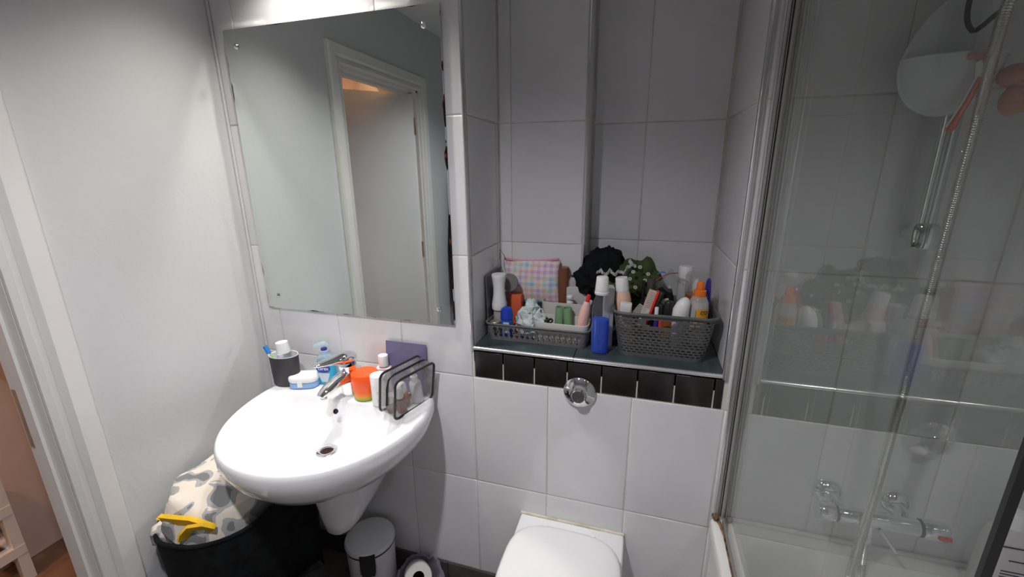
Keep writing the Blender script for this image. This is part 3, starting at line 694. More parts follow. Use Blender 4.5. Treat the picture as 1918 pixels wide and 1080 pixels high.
# ------------------------------------------------------------------ toilet and flush
tx = 1.085
tl = thing('toilet', 'white back to wall toilet with its lid closed below the flush button', 'toilet', (tx, -.27, 0))
def dring(hw_, yb, yf, z, n=28, e=2.4):
    ring = []
    for i in range(n + 1):
        a = math.pi*i/n; c, s_ = math.cos(a), math.sin(a); ym = yb + (yf - yb)*.42
        ring.append((tx + hw_*math.copysign(abs(c)**(2/e), c), ym + (yf - ym)*abs(s_)**(2/e), z))
    ring += [(tx - hw_, yb, z), (tx + hw_, yb, z)]
    return ring
B().loft([dring(.125, -.004, -.36, .0), dring(.13, -.004, -.38, .03), dring(.135, -.004, -.41, .15), dring(.155, -.004, -.47, .28), dring(.170, -.004, -.515, .36), dring(.1725, -.004, -.525, .392), dring(.171, -.004, -.524, .400), dring(.166, -.004, -.518, .405)]).build('pan', porc, tl, True, 50)
def lring(k, z):
    ring = []; hw_ = .170 - k; yb, yf = -.072 - k, -.53 + k
    for i in range(41):
        a = math.pi*i/40; c, s_ = math.cos(a), math.sin(a); ym = -.24
        ring.append((tx + hw_*math.copysign(abs(c)**(2/2.2), c), ym + (yf - ym)*abs(s_)**(2/2.2), z))
    for i in range(1, 20):
        a = math.pi*i/20; c, s_ = math.cos(a), math.sin(a)
        ring.append((tx - hw_*math.copysign(abs(c)**(2/3.4), c), -.24 + (yb + .24)*abs(s_)**(2/3.4), z))
    return ring
B().loft([lring(.004, .4055), lring(0, .409), lring(0, .420), lring(.003, .4235)]).build('seat', whitep, tl, True, 50)
B().loft([lring(.002, .4245), lring(-.001, .428), lring(-.001, .438), lring(.004, .444), lring(.014, .4475), lring(.05, .4495), lring(.10, .4505)]).build('lid', porc, tl, True, 50)
for s_ in (-1, 1):
    B().lathe([(.011, .405), (.011, .424), (.009, .427)], 18, T(tx + s_*.075, -.06, 0)).build('hinge_cap', whitep, tl)
B().tube([(tx - .172, -.006, .4055), (tx + .172, -.006, .4055)], .0055, 8).build('sealant', seal, tl)
fl = thing('flush_button', 'round chrome flush button on the tiles above the toilet', 'flush button', (1.098, -.004, .894))
FM = T(1.098, -.0035, .894) @ FACE
B().lathe([(.046, 0), (.0485, .001), (.0485, .007), (.046, .010), (.026, .021), (.0215, .022)], 48, FM).build('escutcheon', chrome, fl, True, 25)
B().lathe([(.0205, .018), (.0205, .035), (.019, .037), (.0001, .0375)], 36, FM, cap1=False).build('push_button', chrome, fl, True, 25)

# ------------------------------------------------------------------ pedal bin, roll, bag
bx, by = .366, -.112
pbn = thing('pedal_bin', 'small white pedal bin under the basin pedestal', 'pedal bin', (bx, by, 0.001))
PM = T(bx, by, .001)
B().lathe([(.078, 0), (.080, .004), (.085, .225), (.085, .232)], 40, PM).build('bin_body', pm('white_enamel', (.74, .74, .76), .3), pbn)
B().lathe([(.0875, .232), (.0875, .240)], 40, PM).build('rim_band', blackp, pbn)
B().lathe([(.0885, .240), (.0885, .250), (.085, .256), (.06, .264), (.03, .267), (.0001, .268)], 40, PM, cap1=False).build('bin_lid', pm('white_enamel_lid', (.72, .72, .74), .35), pbn)
LA = T(bx, by, .001) @ R(-62, 'Z')
lt = B().box(.084, -.026, .165, .093, .026, .252, LA); lt.build('latch', blackp, pbn, False)
B().tube([LA @ V(q) for q in ((.088, -.027, .20), (.092, -.022, .14), (.094, 0, .128), (.092, .022, .14), (.088, .027, .20))], .004, 8).build('carry_handle', pm('grey_handle', (.55, .55, .57), .3), pbn)
B().rbox(.05, .03, .012, .01, .003, LA @ T(.105, 0, .006)).build('pedal', blackp, pbn)
rc = V((.545, -.100, .112))
rlm = T(*rc) @ V((.45, -.62, .64)).to_track_quat('Z', 'Y').to_matrix().to_4x4()
tr = thing('toilet_roll', 'white toilet roll sitting in an open lilac plastic bag', 'toilet roll', rc - V((0, 0, .05)))
B().lathe([(.021, -.048), (.046, -.048), (.048, -.045), (.048, .045), (.046, .048), (.021, .048)], 36, rlm, cap0=False, cap1=False).build('paper', paper, tr)
B().lathe([(.0205, .0475), (.0205, -.0475), (.0001, -.046)], 28, rlm, cap0=False, cap1=False).build('core', cardb, tr)
rings = []
for i in range(12):
    t = i/11; rr_ = .068 + .02*t - .015*(t > .85)
    rings.append([(.552 + (rr_*(1 + .12*noise.noise(V((math.cos(6.283*j/44)*2, math.sin(6.283*j/44)*2, t*3)))))*math.cos(6.283*j/44), -.100 + min(.094, (rr_*(1 + .14*noise.noise(V((math.cos(6.283*j/44)*2.5, math.sin(6.283*j/44)*2.5, t*3 + 4)))))*math.sin(6.283*j/44)), .002 + t*.135 + t*.03*noise.noise(V((j*.5, 3, 0)))) for j in range(44)])
solo(B().loft(rings, True, False), 'plastic_bag', lilacb, 'crumpled lilac plastic bag on the floor beside the pedal bin', 'plastic bag', (.552, -.1, .002))

# ------------------------------------------------------------------ hamper, towel, dark bag
hx, hy_ = .076, -.330
hm_ = thing('laundry_hamper', 'black fabric laundry hamper between the left wall and the basin', 'hamper', (hx, hy_, 0.001))
def hring(k, z, wob=0.0): return [(hx + x*(1 + wob*math.sin(y*40)), hy_ + y, z + .012*math.sin(x*14)*(z > .3)) for x, y in rrect(.322 - k, .436 - k, .13, 8)]
B().loft([hring(.05, .001), hring(.03, .01), hring(.02, .2), hring(.008, .4), hring(0, .545), hring(.0, .560), hring(.010, .561), hring(.014, .545), hring(.03, .35), hring(.06, .02)], True, True).build('hamper_wall', blackf, hm_)
B().tube([q for q in hring(.004, .560)] + [hring(.004, .560)[0]], .006, 8).build('rim_binding', blackf, hm_)
# towel
tw = thing('towel', 'grey and cream printed towel with yellow trim heaped in the hamper', 'towel', (hx, hy_, .45))
NU, NV = 60, 22
def tow(u, v):
    a = 2*math.pi*u; c, s_ = math.cos(a), math.sin(a); e = .72
    x = hx - .002 + .146*v*math.copysign(abs(c)**e, c); y = hy_ + .204*v*math.copysign(abs(s_)**e, s_)
    px, py = hx - .065, hy_ - .045
    d = math.hypot((x - px)/.24, (y - py)/.32)
    z = .565 + .100*max(0, 1 - d*d*.8) + .014*noise.noise(V((x*22, y*22, 1))) + .010*math.sin((x*.8 - y*.6)*62)*(1 - v*.5) - .50*max(0, v - .84)
    return (x, y, z)
vs = [tow(i/NU, j/NV) for j in range(NV + 1) for i in range(NU)]
fs = [(j*NU + i, j*NU + (i + 1) % NU, (j + 1)*NU + (i + 1) % NU, (j + 1)*NU + i) for j in range(NV) for i in range(NU)]
B().add(vs, fs).build('cloth', camo, tw, True, 80)
def ribbon(pts, w_, th, up):
    rings = []; pts = [V(q) for q in pts]
    for i, q in enumerate(pts):
        t = (pts[min(i + 1, len(pts) - 1)] - pts[max(i - 1, 0)]).normalized(); n = t.cross(V(up)).normalized(); u_ = n.cross(t)
        rings.append([q + u_*w_ + n*th, q - u_*w_ + n*th, q - u_*w_ - n*th, q + u_*w_ - n*th])
    return B().loft(rings)
RI3 = RM.inverted()
def on_towel(u, v, off):
    best = None
    for i in range(240):
        for j in range(60, 101):
            q = V(tow(i/240, j/100)); c = RI3 @ (q - CAM); pu, pv = FW/2 + FPX*c.x/-c.z, FH/2 - FPX*c.y/-c.z
            d = (pu - u)**2 + (pv - v)**2 + 4*(q - CAM).length
            if best is None or d < best[0]: best = (d, q)
    return best[1] + (CAM - best[1]).normalized()*off
ribbon([on_towel(u, v, .006) for u, v in ((291, 964), (303, 970), (330, 973), (360, 977), (385, 982), (402, 988))], .016, .006, (0.2, -.3, 1)).build('yellow_binding', yellowf, tw)
e0 = on_towel(402, 988, .010)
yl2 = [e0, on_towel(380, 984, .018), on_towel(358, 987, .022), on_towel(345, 996, .020) + V((0, 0, -.004)), on_towel(341, 1004, .018) + V((0, 0, -.010))]
ribbon(yl2, .013, .0045, (0.2, -.5, 1)).build('yellow_binding', yellowf, tw)
B().blob((hx - .095, hy_ - .165, .535), (.045, .04, .035), .25, 3, 3, 5).blob((hx - .03, hy_ - .165, .530), (.05, .035, .035), .25, 3, 3, 8).build('towel_fold', camo, tw, True, 80)
solo(B().loft([[(.281 + x*k*.62, -.36 + y*k, z + .012*noise.noise(V((x*30, y*30, z*9)))) for x, y in rrect(.10, .22, .045, 8)] for k, z in ((.9, .002), (1, .02), (1.02, .15), (.97, .24), (.85, .275), (.5, .29), (.1, .292))]), 'tote_bag', charf, 'charcoal fabric bag slumped on the floor against the black hamper', 'bag', (.281, -.36, .002))

# ------------------------------------------------------------------ bath, screen, shower
BTX0, BTX1, BTY0, BTY1, BTZ = 1.497, XR - .008, -1.70, -.004, .545
bth = thing('bathtub', 'white acrylic bathtub behind the glass screen', 'bathtub', ((BTX0 + BTX1)/2, (BTY0 + BTY1)/2, 0.0))
bcx, bcy = (BTX0 + BTX1)/2, (BTY0 + BTY1)/2; BW, BD = BTX1 - BTX0, BTY1 - BTY0
def br(w_, d_, r, z): return [(bcx + x, bcy + y, z) for x, y in rrect(w_, d_, r, 8)]
B().loft([br(BW, BD, .012, .50), br(BW, BD, .014, .535), br(BW - .006, BD - .006, .016, .542), br(BW - .02, BD - .02, .02, .545), br(BW - .10, BD - .10, .11, .545), br(BW - .125, BD - .125, .11, .540), br(BW - .15, BD - .16, .11, .50), br(BW - .20, BD - .26, .11, .30), br(BW - .26, BD - .36, .11, .17), br(BW - .34, BD - .48, .10, .145)], False, True).build('tub', acryl, bth, True, 50)
B().box(BTX0 + .012, BTY0 + .01, .001, BTX0 + .03, BTY1 - .001, .505).build('side_panel', acryl, bth, False)
B().tube([(BTX0 + .02, -.0085, .548), (BTX1, -.0085, .548)], .0065, 8).build('wall_sealant', acryl, bth)
# shower screen
XG = 1.530
sc_ = thing('shower_screen', 'tall clear glass bath screen in a chrome wall channel', 'shower screen', (XG, -.42, BTZ))
SZ0, SZ1 = .560, 2.06
B().box(XG - .003, -.803, SZ0, XG + .003, -.022, SZ1).build('glass_pane', glassc, sc_, False)
B().box(1.5045, -.018, SZ0 - .008, 1.5385, -.0035, SZ1).build('wall_channel', pm('satin_alu', (.66, .65, .65), .35, .6), sc_, False)
for x, y, r in ((1.5065, -.0175, .0030), (1.5125, -.0175, .0016), (1.5345, -.020, .0028)):
    B().tube([(x, y, SZ0 - .006), (x, y, SZ1)], r, 12).build('chrome_bead', chromeb, sc_)
for x, h_ in ((1.5160, .0008), (1.5205, .0013)):
    B().box(x - h_, -.0195, SZ0, x + h_, -.016, SZ1).build('gasket', blackp, sc_, False)
B().box(1.5228, -.0205, SZ0, 1.5270, -.016, SZ1).build('glass_clamp', pm('warm_grey_clamp', (.50, .47, .45), .4, .3), sc_, False)
B().box(XG - .0035, -.8075, SZ0, XG + .0035, -.8025, SZ1).build('edge_seal', blackp, sc_, False)
B().box(XG - .005, -.80, BTZ + .001, XG + .005, -.03, SZ0 + .006).build('bottom_seal', pm('grey_seal', (.25, .24, .23), .5), sc_, False)
B().tube([(1.510, -.012, BTZ + .002), (1.518, -.03, BTZ + .003), (1.524, -.08, BTZ + .002), (1.5225, -.25, BTZ + .001)], [.007, .005, .003, .0015], 8).build('mould_line', mould, sc_)
B().blob((1.508, -.02, .556), (.010, .012, .009), .4, 3, 2, 3).build('mould_patch', mould, sc_)
# bar valve
vz, vy = .683, -.068
bv = thing('shower_valve', 'chrome thermostatic bar shower valve on the tiles above the bath', 'shower valve', (1.865, -.004, .70))
for x in (1.770, 1.920):
    B().lathe([(.034, 0), (.034, .004), (.031, .014), (.022, .022), (.018, .024)], 32, T(x, -.0035, .702) @ FACE).build('wall_flange', chrome, bv)
    B().tube([(x, -.02, .702), (x, -.05, .697), (x, vy, vz)], .014, 16).build('elbow', chrome, bv)
def hb(x0, x1, r, m, n, seg=28): return B().lathe([(r*.93, x0), (r, x0 + .003), (r, x1 - .003), (r*.93, x1)], seg, T(0, vy, vz) @ R(90, 'Y')).build(n, m, bv)
hb(1.775, 1.945, .021, chrome, 'bar')
hb(1.730, 1.768, .024, chrome, 'flow_knob'); hb(1.768, 1.775, .0215, pm('dark_ring', (.05, .05, .09), .3), 'ring')
hb(1.950, 2.000, .024, chrome, 'temperature_knob'); hb(1.943, 1.950, .0215, blackp, 'ring')
B().box(1.975, vy - .0275, vz - .004, 1.999, vy - .022, vz + .006).build('safety_button', redp, bv, False)
B().lathe([(.010, 0), (.010, -.03), (.012, -.034)], 18, T(1.850, vy, vz - .018)).build('outlet', chrome, bv)
B().tube([(1.860, vy - .018, vz - .012), (1.875, vy - .03, vz - .03), (1.895, vy - .035, vz - .055)], [.006, .005, .004], 10).build('diverter_lever', chrome, bv)
# hose
hp_ = [(1.850, vy, .632), (1.851, vy - .003, .55), (1.862, vy - .02, .42), (1.862, -.13, .33), (1.845, -.135, .30), (1.828, -.12, .34)]
hp_ += [atY(u, v, y) for u, v, y in ((1592, 1076, -.105), (1640, 920, -.100), (1690, 740, -.115), (1722, 620, -.130), (1760, 480, -.150), (1795, 350, -.158), (1830, 220, -.160), (1860, 105, -.158), (1888, 8, -.150))] + [V((1.838, -.135, 1.90)), V((1.86, -.112, 1.975))]
def catmull(pts, n):
    pts = [V(q) for q in pts]; out = []
    for i in range(len(pts) - 1):
        a, b, c, d = pts[max(i - 1, 0)], pts[i], pts[i + 1], pts[min(i + 2, len(pts) - 1)]
        L = max(2, int((c - b).length/n))
        for k in range(L):
            t = k/L; out.append(.5*((2*b) + (c - a)*t + (2*a - 5*b + 4*c - d)*t*t + (3*b - a - 3*c + d)*t**3))
    out.append(pts[-1]); return out
hpts = catmull(hp_, .0022)
hs_ = thing('shower_hose', 'ribbed chrome shower hose hanging behind the glass screen', 'shower hose', (1.85, -.09, .30))
B().tube(hpts, [.0084 + (.0014 if i % 2 else -.0014) for i in range(len(hpts))], 10).build('ribbed_hose', pm('hose_steel', (.78, .77, .75), .25, 1.0), hs_, True, 70)
B().tube([hpts[0], hpts[6], hpts[12]], [.011, .011, .009], 14).build('hose_nut', chrome, hs_)
# rail
rl = thing('shower_rail', 'chrome riser rail on the shower wall holding the handset', 'shower rail', (1.815, -.06, 1.37))
B().tube([(1.815, -.06, 1.40), (1.815, -.06, 2.10)], .0165, 24).build('bar', chrome, rl)
for z in (1.373, 2.08):
    B().lathe([(.024, 0), (.0265, .003), (.0265, .046), (.022, .052)], 28, T(1.815, -.06, z)).build('end_bracket', chrome, rl)
    B().tube([(1.815, -.045, z + .025), (1.815, -.004, z + .025)], .016, 18).build('wall_stub', chrome, rl)
B().rbox(.05, .05, .05, .012, .006, T(1.822, -.072, 1.955)).build('slider', blackp, rl)
hn = thing('shower_handset', 'chrome shower handset clipped high on the riser rail', 'shower head', (1.862, -.115, 1.98))
B().tube([(1.86, -.11, 1.97), (1.858, -.12, 2.03), (1.85, -.15, 2.12)], [.011, .013, .015], 16).build('handle', chrome, hn)
B().lathe([(.02, .03), (.045, .012), (.047, .0), (.044, -.003), (.0001, -.004)], 32, T(1.848, -.165, 2.135) @ R(-65, 'X'), cap1=False).build('spray_head', chrome, hn)
# pod caddy
pxc, pzc = 1.778, 1.722
pod = thing('shower_caddy', 'pale grey egg shaped pocket caddy clipped to the riser rail', 'caddy', (pxc, -.1, 1.63))
def egg(k, n=48):
    out = []
    for i in range(n):
        a = 2*math.pi*i/n; s_ = math.sin(a); c = math.cos(a)
        out.append((.079*k*c*(1 - .18*max(0, s_)), .118*k*s_ if s_ > 0 else .089*k*s_))
    return out
def PE(k, y): return [(pxc + x, y, pzc + z) for x, z in egg(k)]
B().loft([PE(.96, -.080), PE(1, -.083), PE(1, -.087), PE(.96, -.090)]).build('back_plate', podm, pod)
# pocket: lower half shell, rim at pzc+.012
rings = []
for i in range(9):
    b_ = math.pi/2*i/8; k = math.cos(b_*.93); y = -.089 - .048*math.sin(b_)
    ring = []
    for j in range(25):
        a = math.pi + math.pi*j/24; ring.append((pxc + .0785*max(k, .05)*math.cos(a), y, pzc + .012 + .099*max(k, .05)*math.sin(a)))
    rings.append(ring)
B().loft(rings, False, True, False).build('pocket', podm, pod, True, 60)
# rim lip of pocket
lip = [(pxc - .0785*math.cos(math.pi*i/24), -.089 - .047*math.sin(math.pi*i/24)**.8, pzc + .012) for i in range(25)]
B().tube(lip, .0025, 8).build('pocket_rim', podm, pod)
# razor hooked over rim
q1 = atY(1838, 108, -.142); q2 = atY(1834, 145, -.146); q3 = atY(1812, 190, -.146); q4 = atY(1782, 238, -.146)
rz = thing('razor', 'coral and white disposable razor hooked over the caddy pocket', 'razor', q4)
B().tube([q1 + V((0, .002, -.006)), q1.lerp(q2, .55), q2], [.006, .0085, .007], 12, True, .6).build('neck', whitep, rz)
B().tube([q2.lerp(q1, .15), q2, q3, q3.lerp(q4, .6), q4, q4 + V((-.003, 0, -.008))], [.005, .007, .0075, .0065, .0105, .006], 12, True, .6).build('handle', razorp, rz)
B().rbox(.044, .012, .010, .004, .003, T(q1.x + .002, q1.y + .004, q1.z - .003) @ R(8, 'Y')).build('blade_head', pm('pink_strip', (.75, .38, .42), .4), rz)
B().tube([q2 + V((-.006, -.004, 0)), q3 + V((-.008, -.004, 0)), q4 + V((-.010, -.004, 0))], .0015, 6).build('white_edge', whitep, rz)
# dark hair band looped on the rail, peach puff
hbp = [atY(u, v, -.115) for u, v in ((1826, -30), (1814, 10), (1812, 40), (1822, 58), (1838, 50), (1862, 30), (1892, 5), (1905, -20))]
solo(B().tube(catmull(hbp, .006), .0042, 8), 'hair_band', blackp, 'black elastic band looped over the riser rail above the caddy', 'hair band', hbp[3])
pf = atY(1898, 165, -.12)
puff = B()
for dx, dz, rx, rz_, sd in ((-.006, .020, .021, .020, 1), (.016, .004, .026, .018, 2), (.0, -.022, .019, .026, 3), (.03, .03, .024, .022, 4), (.034, -.02, .026, .026, 5)):
    puff.blob((pf.x + dx, pf.y + random.uniform(-.01, .01), pf.z + dz), (rx, .02, rz_), .06, 2, 3, sd)
pu = thing('bath_puff', 'peach coloured bath sponge hanging beside the caddy', 'sponge', pf - V((0, 0, .05)))
puff.build('sponge', peachs, pu)
B().tube([pf + V((.02, 0, .04)), pf + V((.0, .01, .16)), pf + V((-.02, .02, .27))], .002, 6).build('hanging_loop', whitep, pu)
# shampoo bottle
sx_, sy_ = 2.105, -.085
sm = thing('shampoo_bottle', 'large white shampoo bottle on the corner of the bath', 'bottle', (sx_, sy_, BTZ + .001))
def srg(w_, d_, z): return [(sx_ + x, sy_ + y, BTZ + .001 + z) for x, y in rrect(w_, d_, d_*.45, 6)]
B().loft([srg(.085, .05, 0), srg(.095, .058, .004), srg(.098, .06, .08), srg(.094, .058, .16), srg(.082, .052, .19), srg(.05, .042, .205)]).build('bottle_body', pm('pearl_white_plastic', (.66, .62, .63), .3), sm)
B().lathe([(.023, .205), (.023, .235), (.019, .242), (.0001, .243)], 24, T(sx_ - .008, sy_, BTZ), cap1=False).build('cap', whitep, sm)
for k, (z, x0, x1) in enumerate(((.165, -.03, .02), (.13, -.012, .03), (.10, -.02, .03), (.092, -.02, .015), (.084, -.02, .022))):
    B().box(sx_ + x0, sy_ - .0308, BTZ + z, sx_ + x1, sy_ - .0292, BTZ + z + .002).build('print_line', inkm, sm, False)

# ------------------------------------------------------------------ niche shelf contents
SZ = NZ + .0005
def perforated(cx, cy, w_, d_, r, z0, z1, grow, mask, cell, th, z_off=0):
    """rounded rectangular wall with openings: mask(s, t, side) True = solid"""
    base = rrect(w_, d_, r, 10); P = []
    n = len(base); seg = [math.dist(base[i], base[(i + 1) % n]) for i in range(n)]; per = sum(seg)
    N = int(per/cell); M_ = max(2, int((z1 - z0)/cell)); pts = []; nor = []
    k = 0; acc = 0
    for i in range(N):
        s_ = per*i/N
        while s_ > acc + seg[k]: acc += seg[k]; k += 1
        f = (s_ - acc)/seg[k]; a, b = base[k], base[(k + 1) % n]
        pts.append((a[0] + (b[0] - a[0])*f, a[1] + (b[1] - a[1])*f))
        tx_, ty_ = (b[0] - a[0])/seg[k], (b[1] - a[1])/seg[k]; nor.append((ty_, -tx_))
    vs = []; idx = {}
    solid = [[mask(per*(i + .5)/N, (z1 - z0)*(j + .5)/M_, pts[i]) for j in range(M_)] for i in range(N)]
    def vid(i, j, o):
        i %= N; key = (i, j, o)
        if key not in idx:
            t = j/M_; g = 1 + grow*(t - 1); off = -th*o
            idx[key] = len(vs); vs.append((cx + pts[i][0]*g + nor[i][0]*off, cy + pts[i][1]*g + nor[i][1]*off, z0 + (z1 - z0)*t))
        return idx[key]
    fs = []
    for i in range(N):
        for j in range(M_):
            if not solid[i][j]: continue
            fs.append((vid(i, j, 0), vid(i + 1, j, 0), vid(i + 1, j + 1, 0), vid(i, j + 1, 0)))
            fs.append((vid(i, j, 1), vid(i, j + 1, 1), vid(i + 1, j + 1, 1), vid(i + 1, j, 1)))
            for di, dj, e in ((-1, 0, ((i, j), (i, j + 1))), (1, 0, ((i + 1, j), (i + 1, j + 1))), (0, -1, ((i, j), (i + 1, j))), (0, 1, ((i, j + 1), (i + 1, j + 1)))):
                jj = j + dj
                if jj < 0 or jj >= M_ or not solid[(i + di) % N][jj]:
                    (a, b), (c, d) = e; fs.append((vid(a, b, 0), vid(c, d, 0), vid(c, d, 1), vid(a, b, 1)))
    return B().add(vs, fs)
# low lattice tray
TXC, TYC, TWW, TDD = .941, .166, .338, .196
tray = thing('lattice_tray', 'low grey plastic tray with keyhole lattice sides on the niche shelf', 'storage tray', (TXC, TYC, SZ))
def tmask(s_, t, q):
    if t < .010 or t > .047: return True
    if abs(q[0]) > TWW/2 - .022 and abs(q[1]) > TDD/2 - .022: return True
    u = q[0] if abs(q[1]) > TDD/2 - .01 else q[1]
    per = .0185; k = math.floor(u/per); f = (u/per - k - .5)*per; tt = t - .0285
    if abs(tt) > .0165: return abs(f) > .0035
    c1 = math.hypot(f*1.0, tt - .0095) < .0074; c2 = math.hypot(f, tt + .0095) < .0066; c3 = abs(f) < .0034 and abs(tt) < .01
    f2 = (u/per - math.floor(u/per + .5))*per
    c4 = math.hypot(f2*1.3, tt) < .0042
    return not (c1 or c2 or c3 or c4)
perforated(TXC, TYC, TWW, TDD, .022, SZ + .0, SZ + .056, .05, tmask, .0019, .0022).build('lattice_wall', greyp2, tray, False)
B().rbox(TWW*.95 - .004, TDD*.95 - .004, .003, .02, .001, T(TXC, TYC, SZ)).build('tray_floor', greyp2, tray)
tr_ = [(TXC + x, TYC + y, SZ + .056) for x, y in rrect(TWW + .003, TDD + .003, .024, 8)]
B().tube(tr_ + [tr_[0]], .0030, 8).build('tray_rim', greyp2, tray)
# tall woven basket
KXC, KYC, KW, KD, KH = 1.322, .148, .284, .210, .138
bk = thing('woven_basket', 'tall dark grey woven plastic basket on the niche shelf', 'basket', (KXC, KYC, SZ))
def bmask(s_, t, q):
    front = abs(q[1]) > KD/2 - .012
    if t < .008 or t > KH - .008: return True
    if front and abs(q[0] + .004) < .047 and KH - .036 < t < KH - .014:
        if not (abs(q[0] + .004) > .036 and (abs(t - (KH - .025)) > .007)): return False
    if front and abs(q[0] + .004) < .056 and KH - .042 < t < KH - .008: return True
    row = math.floor(t/.0092); f = t/.0092 - row
    u = s_ + (row % 2)*.0085 + f*.006
    g = (u/.017) % 1.0
    return not (.28 < f < .80 and .12 < g < .80)
perforated(KXC, KYC, KW, KD, .035, SZ, SZ + KH, .15, bmask, .0021, .0022).build('woven_wall', greyp, bk, False)
B().rbox(KW*.85 - .004, KD*.85 - .004, .003, .03, .001, T(KXC, KYC, SZ)).build('basket_floor', greyp, bk)
kr = [(KXC + x, KYC + y, SZ + KH) for x, y in rrect(KW + .006, KD + .006, .038, 8)]
B().tube(kr + [kr[0]], .0042, 8, True).build('basket_rim', greyp, bk)

def bottle(name, label, x, y, z, parts, M=None, cat='bottle', sx=1, sy=1):
    t = thing(name, label, cat, (x, y, z)); MM = T(x, y, z) @ (M or Matrix())
    for pn, prof, m in parts:
        closed = prof[-1][0] > .0005
        B().lathe(prof, 28, MM, sx, sy, prof[0][0] > .0005, closed).build(pn, m, t)
    return t, MM
# mouthwash between the baskets
t, MM = bottle('mouthwash_bottle', 'clear mouthwash bottle half full of blue liquid between the two baskets', 1.1445, .062, SZ, [
    ('bottle_shell', [(.018, 0), (.0225, .002), (.0245, .010), (.0235, .022), (.0245, .03), (.0245, .14), (.022, .160), (.0165, .176), (.0165, .186)], clear('bottle_plastic', (.95, .96, .98), 1.5, .03, .07, (.62, .63, .68))),
    ('mouthwash', [(.017, .002), (.0215, .004), (.0228, .011), (.0222, .022), (.0228, .031), (.0228, .108), (.0001, .1085)], bluel),
    ('neck_ring', [(.0185, .184), (.0195, .186), (.0195, .192), (.0175, .194)], whitep),
    ('cap', [(.0185, .195), (.0185, .200), (.0158, .236), (.0145, .238), (.0001, .2385)], whitep)], None, 'bottle', 1.08, .9)
TZ = SZ + .0035
bottle('hourglass_bottle', 'white hourglass shaped cap on a clear bottle at the tray end', .800, .135, TZ, [
    ('bottle_shell', [(.018, 0), (.020, .003), (.020, .075), (.017, .082)], milky),
    ('cap', [(.0235, .083), (.0255, .086), (.0255, .10), (.020, .135), (.0195, .160), (.0235, .192), (.0250, .200), (.0235, .2045), (.0001, .2055)], whitep)])
bottle('silver_jar', 'small clear jar with a dull metal lid in the tray corner', .796, .100, TZ, [
    ('jar_body', [(.016, 0), (.017, .002), (.017, .038)], clearp), ('lid', [(.0178, .038), (.0178, .050), (.016, .052), (.0001, .0522)], pm('champagne_metal', (.62, .55, .45), .35, .8))])
t, MM = bottle('roll_on_deodorant', 'blue roll on deodorant with a domed cap in the tray', .836, .103, TZ, [
    ('bottle_body', [(.018, 0), (.0205, .003), (.0205, .055), (.0185, .062)], pm('blue_glass', (.03, .10, .50), .15)),
    ('cap', [(.0205, .062), (.0208, .064), (.0205, .085), (.0170, .098), (.009, .1035), (.0001, .1045)], bluep)])
B().box(-.006, -.0212, .02, .014, -.0205, .056, MM).build('label', pm('pale_blue_label', (.6, .7, .85), .4), t, False)
solo(B().rbox(.046, .03, .118, .003, .001, T(.836, .212, TZ)), 'carton', oranger, 'small orange red carton standing in the tray behind the roll on', 'carton', (.836, .212, TZ))
solo(B().box(0, -.16, 0, .004, 0, .205).xf(T(NXL + .012, .262, SZ) @ R(-1.5, 'Y')), 'tablet_panel', pm('dark_grey_panel', (.085, .09, .10), .3), 'dark grey flat panel propped on the niche side wall', 'panel', (NXL + .012, .2, SZ), smooth=False)
bottle('round_hand_mirror', 'grey round backed hand mirror standing behind the white hourglass cap', .8215, .185, TZ, [
    ('disc', [(.030, -.003), (.032, 0), (.030, .004), (.0001, .006)], pm('mid_grey_plastic', (.22, .21, .21), .4))], T(0, 0, .165) @ FACE, 'hand mirror')
# pastel pouch
pw, phh = .205, .148
po = thing('zip_pouch', 'pastel checked zip pouch leaning on the niche boxing', 'pouch', (.884, .248, TZ + .08))
rings = []
PMx = T(.884, .250, TZ + .078) @ R(-4, 'X') @ R(-1.5, 'Y')
for i in range(17):
    v = i/16; z = phh*v; th = .006 + .020*math.sin(math.pi*min(1, v*.97))**.7
    wd = pw*(1 - .05*math.sin(math.pi*v)) ; ring = []
    for j in range(40):
        a = 2*math.pi*j/40; c, s_ = math.cos(a), math.sin(a)
        ring.append((wd/2*math.copysign(abs(c)**.55, c), th*math.copysign(abs(s_)**.9, s_)*(1 + .12*noise.noise(V((c*3, v*4, s_)))), z + .004*math.sin(c*3 + 1)*v + .009*v*abs(c)**4))
    rings.append(ring)
B().loft(rings, M=PMx).build('pouch_cloth', gingham, po, True, 70)
B().tube([PMx @ V((-pw/2 + .004, -.004, phh + .009)), PMx @ V((-pw/4, -.004, phh + .001)), PMx @ V((0, -.004, phh)), PMx @ V((pw/4, -.004, phh + .004)), PMx @ V((pw/2 - .004, -.004, phh + .011))], .0045, 8).build('zip', pm('pink_zip', (.72, .28, .38), .5), po)
B().tube([atY(u, v, .235) for u, v in ((947, 487), (944, 477), (936, 467), (936, 486))], .0011, 6).build('zip_pull', pm('dark_red_thread', (.2, .05, .06), .7), po)
# crumpled tissue bag
solo(B().blob((.912, .128, TZ + .052), (.048, .042, .054), .42, 2.6, 4, 3).blob((.916, .118, TZ + .100), (.022, .02, .034), .5, 3, 3, 9), 'wipes_bag', pm('white_film_teal_print', (.74, .73, .72), .4, c2=(.50, .68, .66), var=.05, vscale=18, bump=(60, .6, .003)), 'crumpled white plastic bag with teal print in the tray', 'plastic bag', (.912, .128, TZ))
